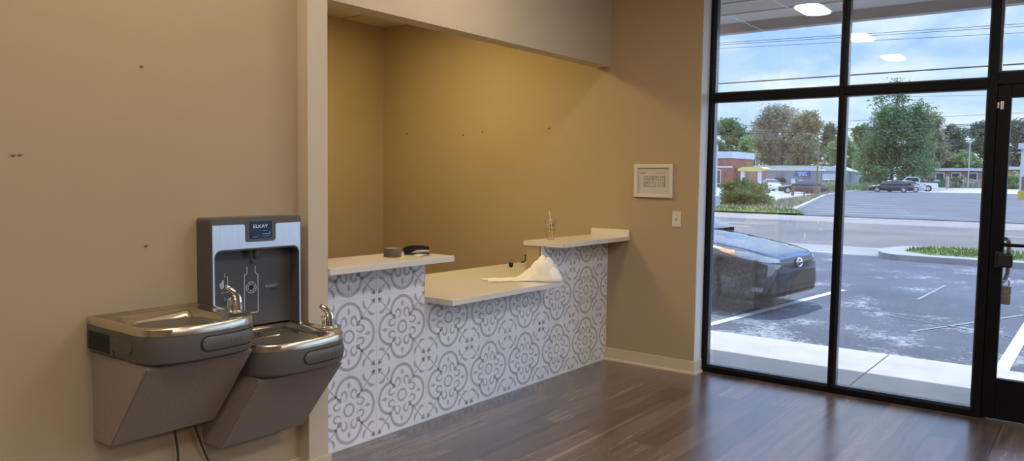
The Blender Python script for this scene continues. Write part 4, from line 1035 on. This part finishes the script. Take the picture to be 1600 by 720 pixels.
p = at(1113, 326, 37.5); t = empty('meter_box', (37.5, p.y, gz(37.5)), 0, 'grey utility meter box at the left edge of the grass', 'utility box'); obj('case', box(NB(), (-.3, -.35, 0), (.3, .35, .68), .03), pm('box_grey', (.30, .32, .35), .6), t); obj('lid', box(NB(), (-.33, -.38, .66), (.33, .38, .72), .02), POLEG, t)
t, z = pole('sign_post', 'thin dark signpost in front of the dark maroon sedan', 70, 1238.5, 270, 306, .05, POLEM); obj('base', lathe(NB(), [(0, .9), (.14, .9), (.14, 0)], seg=12), pm('post_sleeve_red', (.24, .10, .08), .8), t)
obj('plate', box(NB(), (-.06, -.18, z-1.0), (-.04, .18, z-.55)), LGREY, t)
p = at(1468, 293, 140); t = empty('dumpster', (140, p.y, gz(140)), 0, 'green metal dumpster in front of the low brown brick building', 'dumpster')
obj('bin', box(NB(), (-.9, -1.35, .15), (.9, 1.35, 1.45), .04), pm('dumpster_green', (.03, .13, .08), .6), t); obj('lid', box(NB(), (-.95, -1.4, 1.45), (.95, 1.4, 1.55), .03), BLK, t); obj('label_plate', box(NB(), (-.93, -.1, 1.15), (-.9, .7, 1.4)), LGREY, t)
p = at(1479.5, 294, 135); t = empty('bollard', (135, p.y, gz(135)), 0, 'short tan bollard post beside the green dumpster', 'bollard'); obj('post', lathe(NB(), [(0, 2.0), (.22, 1.9), (.26, 1.7), (.26, 0)], seg=14), pm('bollard_tan', (.40, .32, .26), .8), t)
p = at(1520, 295, 140); t = empty('chain_fence', (140, p.y, gz(140)), 0, 'short run of grey chain-link fence before the low brown building', 'fence')
for k in range(3): obj('post', tube(NB(), [(0, -1.4+k*1.4, 0), (0, -1.4+k*1.4, 1.6)], .05, 8), POLEG, t)
q = NB()
for k in range(16): tube(q, [(0, -1.4+k*.175, .1), (0, -1.4+k*.175+.02, 1.55)], .014, 4)
for k in range(6): tube(q, [(0, -1.4, .2+k*.26), (0, 1.4, .2+k*.26)], .014, 4)
obj('mesh_panel', q, POLEG, t)
p = at(1598, 313, 75); t = empty('station_column', (75, p.y, gz(75)), 0, 'white canopy column with yellow base seen through the glass door', 'column')
z = at(1598, 233, 75).z-gz(75); obj('column', box(NB(), (-.28, -.28, 0), (.28, .28, z)), pm('column_white', (.62, .62, .62), .6), t); obj('yellow_base', box(NB(), (-.36, -.36, 0), (.36, .36, .75), .03), pm('base_yellow', (.62, .42, .05), .6), t); obj('dark_panel', box(NB(), (-.30, -.1, .8), (-.27, .15, 2.0)), POLEM, t); obj('top_cap', box(NB(), (-.6, -1.6, z), (.6, .5, z+.5)), LGREY, t)
p = at(1590, 310, 73); t, z = pole('lamp_post', 'thin post with a small lamp beside the white column', 76, 1592, 238, 310, .05, POLEG); obj('lamp_head', box(NB(), (-.12, -.1, z-.1), (.12, .3, z+.06), .02), POLEG, t)
# red kerbside bench by the sedan
p = at(1262, 303, 71); t = empty('bench', (71, p.y, gz(71)), 0, 'small red slatted bench in front of the dark maroon sedan', 'bench'); t.scale = (.7, .7, .7)
obj('seat', box(NB(), (-.2, -.55, .40), (.2, .55, .46), .01), pm('bench_red', (.20, .07, .06), .7), t); obj('backrest', box(NB(), (.16, -.55, .5), (.22, .55, .85), .01), MATS['bench_red'], t)
for y in (-.48, .48): obj('leg', box(NB(), (-.16, y-.04, 0), (.18, y+.04, .42)), MATS['bench_red'], t)
# overhead wires
WIREM = pm('cable_black', (.02, .022, .03), .6)
def wires(X, rows, r, label):
    a = at(1120, rows[0], X); c_ = at(1600, rows[1], X); d = (c_-a)
    q = NB(); P = [a+d*(t_/10) for t_ in range(-6, 19, 2)]; tube(q, P, r, 6); tag(obj('overhead_wire', q, WIREM, None, True), label, 'wire', 'overhead wires')
wires(31, (131, 99.5), .030, 'thickest overhead wire crossing the upper window panes')
wires(31, (67.5, 37), .011, 'topmost of three thin overhead wires in the upper panes')
wires(31, (70.5, 41), .011, 'middle of three thin overhead wires in the upper panes')
wires(31.5, (76, 51), .010, 'lowest of three thin overhead wires in the upper panes')
wires(75, (208, 191), .030, 'upper of the close pair of wires crossing the treetops')
wires(75, (210.5, 193.5), .036, 'lower of the close pair of wires crossing the treetops')
wires(75, (199, 176), .018, 'thin wire just above the close pair crossing the treetops')
wires(60, (155, 148), .010, 'faint thin wire just below the window transom bar')

# ------------------------------------------------------------------ trees, hedge and bush
def leafmat(name, c):
    m = bpy.data.materials.new(name); m.use_nodes = True; nt = m.node_tree; nt.nodes.clear(); N = nt.nodes.new; L = nt.links.new
    o_ = N('ShaderNodeOutputMaterial'); mx = N('ShaderNodeMixShader'); d = N('ShaderNodeBsdfDiffuse'); tr = N('ShaderNodeBsdfTranslucent'); mx.inputs[0].default_value = .32
    tc = N('ShaderNodeTexCoord'); n = N('ShaderNodeTexNoise'); n.inputs['Scale'].default_value = .9; n.inputs['Detail'].default_value = 3; L(tc.outputs['Object'], n.inputs['Vector'])
    r = N('ShaderNodeValToRGB'); r.color_ramp.elements[0].position = .35; r.color_ramp.elements[1].position = .65
    r.color_ramp.elements[0].color = (*[x*.7 for x in c], 1); r.color_ramp.elements[1].color = (*[min(1, x*1.35) for x in c], 1); L(n.outputs[0], r.inputs[0])
    L(r.outputs[0], d.inputs[0]); L(r.outputs[0], tr.inputs[0]); L(d.outputs[0], mx.inputs[1]); L(tr.outputs[0], mx.inputs[2]); L(mx.outputs[0], o_.inputs[0])
    return m
BARK = pm('bark', (.15, .115, .09), .95, var=.3, scale=3)
LG = {'green': leafmat('leaf_green', (0.17, 0.25, 0.13)), 'fresh': leafmat('leaf_fresh', (0.24, 0.34, 0.16)), 'olive': leafmat('leaf_olive', (0.27, 0.28, 0.18)), 'grey': leafmat('leaf_greybrown', (0.25, 0.26, 0.21)), 'dark': leafmat('leaf_dark', (0.13, 0.19, 0.14)), 'pine': leafmat('leaf_pine', (0.18, 0.22, 0.18)), 'juniper': leafmat('leaf_juniper', (.13, .19, .085))}
def leaves(rr, blobs, n, s, droop=0):
    V, F = [], []
    tot = sum(b[3]*b[4]*b[5] for b in blobs)
    for (x, y, z, rx, ry, rz_) in blobs:
        for k in range(max(8, int(n*rx*ry*rz_/tot))):
            a, b_, c_ = [max(-1.25, min(1.25, rr.gauss(0, .55))) for _ in range(3)]
            p = Vector((x+a*rx, y+b_*ry, z+c_*rz_))
            u = Vector((rr.gauss(0, 1), rr.gauss(0, 1), rr.gauss(0, .6))).normalized(); w_ = u.cross(Vector((rr.gauss(0, 1), rr.gauss(0, 1), rr.gauss(0, 1)))).normalized()
            l = s*rr.uniform(.6, 1.3); i = len(V)
            V += [p-u*l, p+w_*l*.45, p+u*l, p-w_*l*.45]; F.append((i, i+1, i+2, i+3))
    return V, F
def mesh_obj(name, V, F, m, par):
    me = bpy.data.meshes.new(name); me.from_pydata([tuple(v) for v in V], [], F); me.materials.append(m); o = bpy.data.objects.new(name, me); col.objects.link(o); o.parent = par; return o
def tree(label, X, px, wpx, yt, yb, kind, shape='round', n=2600, s=.45, seed=1, trunk=.25, gap=.5, name='tree', base=None):
    rr = random.Random(seed); p = at(px, yb, X); zt = at(px, yt, X).z; zb = gz(X) if base is None else base
    dist = (Vector((X, p.y, 0))-Vector((CAM.x, CAM.y, 0))).length*math.cos(math.atan((px-800)/FPX)); W = wpx*dist/FPX; Ht = zt-zb
    t = empty(name, (X, p.y, zb), 0, label, 'tree')
    q = NB(); tr = max(.12, Ht*.018); tube(q, spline([(0, 0, -.2), (rr.uniform(-.2, .2), rr.uniform(-.2, .2), Ht*.35), (rr.uniform(-.3, .3), rr.uniform(-.3, .3), Ht*.8)], 4), [tr*(1-.75*i/8) for i in range(9)], 8)
    blobs = []
    if shape == 'round':
        for k in range(46):
            a = rr.uniform(0, 6.28); e = rr.uniform(.0, 1)**.5; zz = rr.uniform(trunk, .95)
            prof = math.sin(min(1, max(.05, (zz-trunk*.5)/(1.0-trunk*.5)))*math.pi*.80+.42)
            r_ = W/2*prof*e*.8; b_ = W*rr.uniform(.06, .17)
            blobs.append((r_*math.cos(a), r_*math.sin(a), Ht*zz, b_, b_, min(b_*.8, Ht*(1-zz)+.1)))
        blobs.append((0, 0, Ht*.90, W*.16, W*.16, Ht*.10))
    elif shape == 'cone':
        for k in range(64):
            zz = rr.uniform(trunk, .97); a = rr.uniform(0, 6.28); lim = W/2*min(1, (1.03-zz)*1.75+.24)
            r_ = lim*rr.uniform(.2, .85); b_ = max(.6, lim*rr.uniform(.2, .42)); blobs.append((r_*math.cos(a), r_*math.sin(a), Ht*zz, b_, b_, b_*.8))
        blobs.append((0, 0, Ht*.95, W*.13, W*.13, Ht*.05))
    elif shape == 'pine':
        for k in range(46):
            zz = rr.uniform(trunk, .96); a = rr.uniform(0, 6.28); lim = W/2*min(1, (1.1-zz)*1.3+.1); r_ = lim*rr.uniform(.35, .9); b_ = W*rr.uniform(.09, .16)
            blobs.append((r_*math.cos(a), r_*math.sin(a), Ht*zz, b_, b_, b_*.75))
    for b_ in blobs[::5]:
        h0 = max(Ht*.15, min(b_[2]*.75, Ht*.6)); tube(q, [(0, 0, h0), (b_[0]*.5, b_[1]*.5, (h0+b_[2])/2+.1), (b_[0], b_[1], b_[2])], [tr*.4, tr*.25, tr*.1], 5)
    obj('trunk', q, BARK, t, True)
    V, F = leaves(rr, blobs, n, s); mesh_obj('foliage', V, F, LG[kind], t)
    return t
tree('feathery green tree at the far left above the brick building', 141, 1136, 74, 187, 292, 'green', 'round', 12000, .27, 11)
tree('tall broad grey-green tree behind the long grey building', 147, 1210, 100, 168, 292, 'grey', 'round', 22000, .27, 12)
tree('broad olive-brown tree right of the grey-green one behind the long grey building', 138, 1256, 66, 176, 292, 'olive', 'round', 17000, .27, 13)
tree('light green young tree in front of the broad grey-green tree', 134, 1166, 44, 214, 292, 'fresh', 'round', 4500, .27, 14)
tree('dark evergreen tree left of the window mullion', 158, 1294, 44, 192, 292, 'dark', 'cone', 7000, .30, 15)
tree('bright green rounded tree behind the gable shed', 132, 1314, 50, 212, 292, 'fresh', 'round', 6000, .27, 16)
tree('hazy green tree right of the window mullion behind the white shed', 146, 1345, 60, 196, 292, 'green', 'round', 8000, .28, 17)
tree('tallest bushy green tree behind the black hatchback', 117, 1393, 106, 125, 294, 'green', 'cone', 30000, .21, 18, trunk=.06)
tree('yellow-green tree with visible trunk behind the white pickup', 131, 1451, 64, 178, 296, 'olive', 'round', 12000, .25, 19, trunk=.3)
tree('grey-green pine right of the yellow-green tree', 160, 1487, 66, 194, 294, 'pine', 'pine', 11000, .30, 20, trunk=.2)
tree('dark pine left of the glass door stile', 178, 1530, 62, 183, 294, 'dark', 'pine', 11000, .30, 21, trunk=.15)
tree('tall pine seen through the glass door', 166, 1588, 66, 187, 294, 'pine', 'pine', 11000, .30, 22, trunk=.15)
tree('low green tree in front of the dark pine', 156, 1508, 44, 236, 294, 'fresh', 'round', 4500, .27, 23)
tree('broad tree right of the pine beyond the glass door', 158, 1648, 80, 200, 294, 'green', 'round', 2400, .5, 24)
def shrub(name, label, X, px, wpx, yt, yb, kind, n, s, seed, dep=None):
    rr = random.Random(seed); p = at(px, yb, X); dist = (Vector((X, p.y, 0))-Vector((CAM.x, CAM.y, 0))).length*math.cos(math.atan((px-800)/FPX)); W = wpx*dist/FPX; Ht = at(px, yt, X).z-gz(X)
    t = empty(name, (X, p.y, gz(X)), 0, label, 'bush'); bl = []
    for k in range(26):
        a = rr.uniform(0, 6.28); e = rr.uniform(0, 1)**.5; zz = rr.uniform(.12, .80)*(1-.35*e*e); bl.append((W*.40*e*math.cos(a), W*.40*e*math.sin(a), Ht*zz, W*.16, W*.16, Ht*.18))
    q = NB()
    for b_ in bl[::2]: tube(q, [(0, 0, 0), (b_[0]*.6, b_[1]*.6, b_[2]*.5), (b_[0], b_[1], b_[2])], [.05, .035, .015], 5)
    obj('stem', q, BARK, t, True); V, F = leaves(rr, bl, n, s); mesh_obj('foliage', V, F, LG[kind], t); return t
shrub('juniper_bush', 'large spreading juniper bush on the grass bank across the road', 41, 1163, 84, 277, 325, 'juniper', 6500, .13, 31)
shrub('small_shrub', 'small round shrub in front of the white shed', 112, 1352, 9, 273, 291, 'dark', 300, .22, 32)
shrub('leafy_shrub', 'green shrub before the brick building seen through the glass door', 140, 1583, 30, 268, 294, 'fresh', 900, .35, 33)
shrub('leafy_shrub', 'green shrub by the chain-link fence', 146, 1505, 36, 272, 294, 'olive', 900, .35, 34)
shrub('leafy_shrub', 'reddish-brown shrub right of the pickup before the brick building', 144, 1492, 20, 284, 294, 'grey', 500, .3, 35)
shrub('leafy_shrub', 'dark shrub between the tall tree and the pickup', 110, 1418, 34, 272, 296, 'dark', 900, .3, 36)
hp = [(80, 22.2), (86, 22.6), (92, 23.2), (100, 21.6), (104, 20.4)]
t = empty('hedge', (80, 22.2, gz(80)), 0, 'low clipped green hedge along the far parking lot kerb', 'hedge')
bl = []
for (x0, y0), (x1, y1) in zip(hp, hp[1:]):
    for k in range(8):
        u = k/8; bl.append((x0+(x1-x0)*u-80, y0+(y1-y0)*u-22.2, .5, .7, .6, .62))
q = NB()
for b_ in bl[::3]: tube(q, [(b_[0], b_[1], 0), (b_[0], b_[1], .6)], .04, 5)
obj('stem', q, BARK, t); V, F = leaves(random.Random(5), bl, 5000, .13); mesh_obj('foliage', V, F, LG['green'], t)

# ------------------------------------------------------------------ sky, sun
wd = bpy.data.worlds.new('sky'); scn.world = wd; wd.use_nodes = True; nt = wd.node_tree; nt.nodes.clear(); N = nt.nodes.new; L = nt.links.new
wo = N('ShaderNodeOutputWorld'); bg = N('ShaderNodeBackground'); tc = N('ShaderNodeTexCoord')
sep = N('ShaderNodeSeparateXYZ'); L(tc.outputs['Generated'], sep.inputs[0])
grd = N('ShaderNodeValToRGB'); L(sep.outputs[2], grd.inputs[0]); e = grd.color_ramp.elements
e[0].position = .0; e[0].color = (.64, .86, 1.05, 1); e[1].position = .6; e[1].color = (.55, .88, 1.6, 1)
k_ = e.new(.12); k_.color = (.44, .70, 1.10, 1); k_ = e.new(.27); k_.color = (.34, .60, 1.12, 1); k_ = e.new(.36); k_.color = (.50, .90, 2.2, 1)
mp = N('ShaderNodeMapping'); mp.inputs['Scale'].default_value = (1, 1, 2.6); mp.inputs['Location'].default_value = (.35, .1, .2); L(tc.outputs['Generated'], mp.inputs[0])
n1 = N('ShaderNodeTexNoise'); n1.inputs['Scale'].default_value = 5.2; n1.inputs['Detail'].default_value = 8; n1.inputs['Roughness'].default_value = .55; n1.inputs['Distortion'].default_value = .3; L(mp.outputs[0], n1.inputs['Vector'])
cr = N('ShaderNodeValToRGB'); cr.color_ramp.elements[0].position = .44; cr.color_ramp.elements[1].position = .58; cr.color_ramp.elements[1].color = (.85, .85, .85, 1); L(n1.outputs[0], cr.inputs[0])
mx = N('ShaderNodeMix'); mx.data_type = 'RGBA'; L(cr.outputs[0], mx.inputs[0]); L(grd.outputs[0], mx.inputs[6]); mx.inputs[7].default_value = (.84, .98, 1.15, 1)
# sky on the unseen side away from the sun, brightened to add daylight indoors
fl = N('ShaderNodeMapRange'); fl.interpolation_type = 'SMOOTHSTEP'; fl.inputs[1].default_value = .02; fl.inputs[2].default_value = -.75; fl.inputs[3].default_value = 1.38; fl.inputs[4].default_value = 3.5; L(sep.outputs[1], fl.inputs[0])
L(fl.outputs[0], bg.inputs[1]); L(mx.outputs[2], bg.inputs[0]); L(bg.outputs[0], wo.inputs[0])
sd = bpy.data.lights.new('sun', 'SUN'); sd.energy = 4.8; sd.angle = R(.6); sd.color = (.96, .98, 1.0); so = bpy.data.objects.new('sun', sd); col.objects.link(so)
SUND = Vector((.36, .30, 1.0)); so.rotation_euler = SUND.to_track_quat('Z', 'Y').to_euler(); so.location = (10, 10, 30)

# ------------------------------------------------------------------ colour management
scn.view_settings.view_transform = 'Standard'; scn.view_settings.look = 'None'; scn.view_settings.gamma = 1; scn.view_settings.exposure = 0; scn.view_settings.use_curve_mapping = False
scn.cycles.use_denoising = True; scn.cycles.max_bounces = 10; scn.cycles.diffuse_bounces = 5; scn.cycles.glossy_bounces = 5; scn.cycles.transparent_max_bounces = 16; scn.cycles.sample_clamp_indirect = 6
scn.cycles.caustics_reflective = False; scn.cycles.caustics_refractive = False
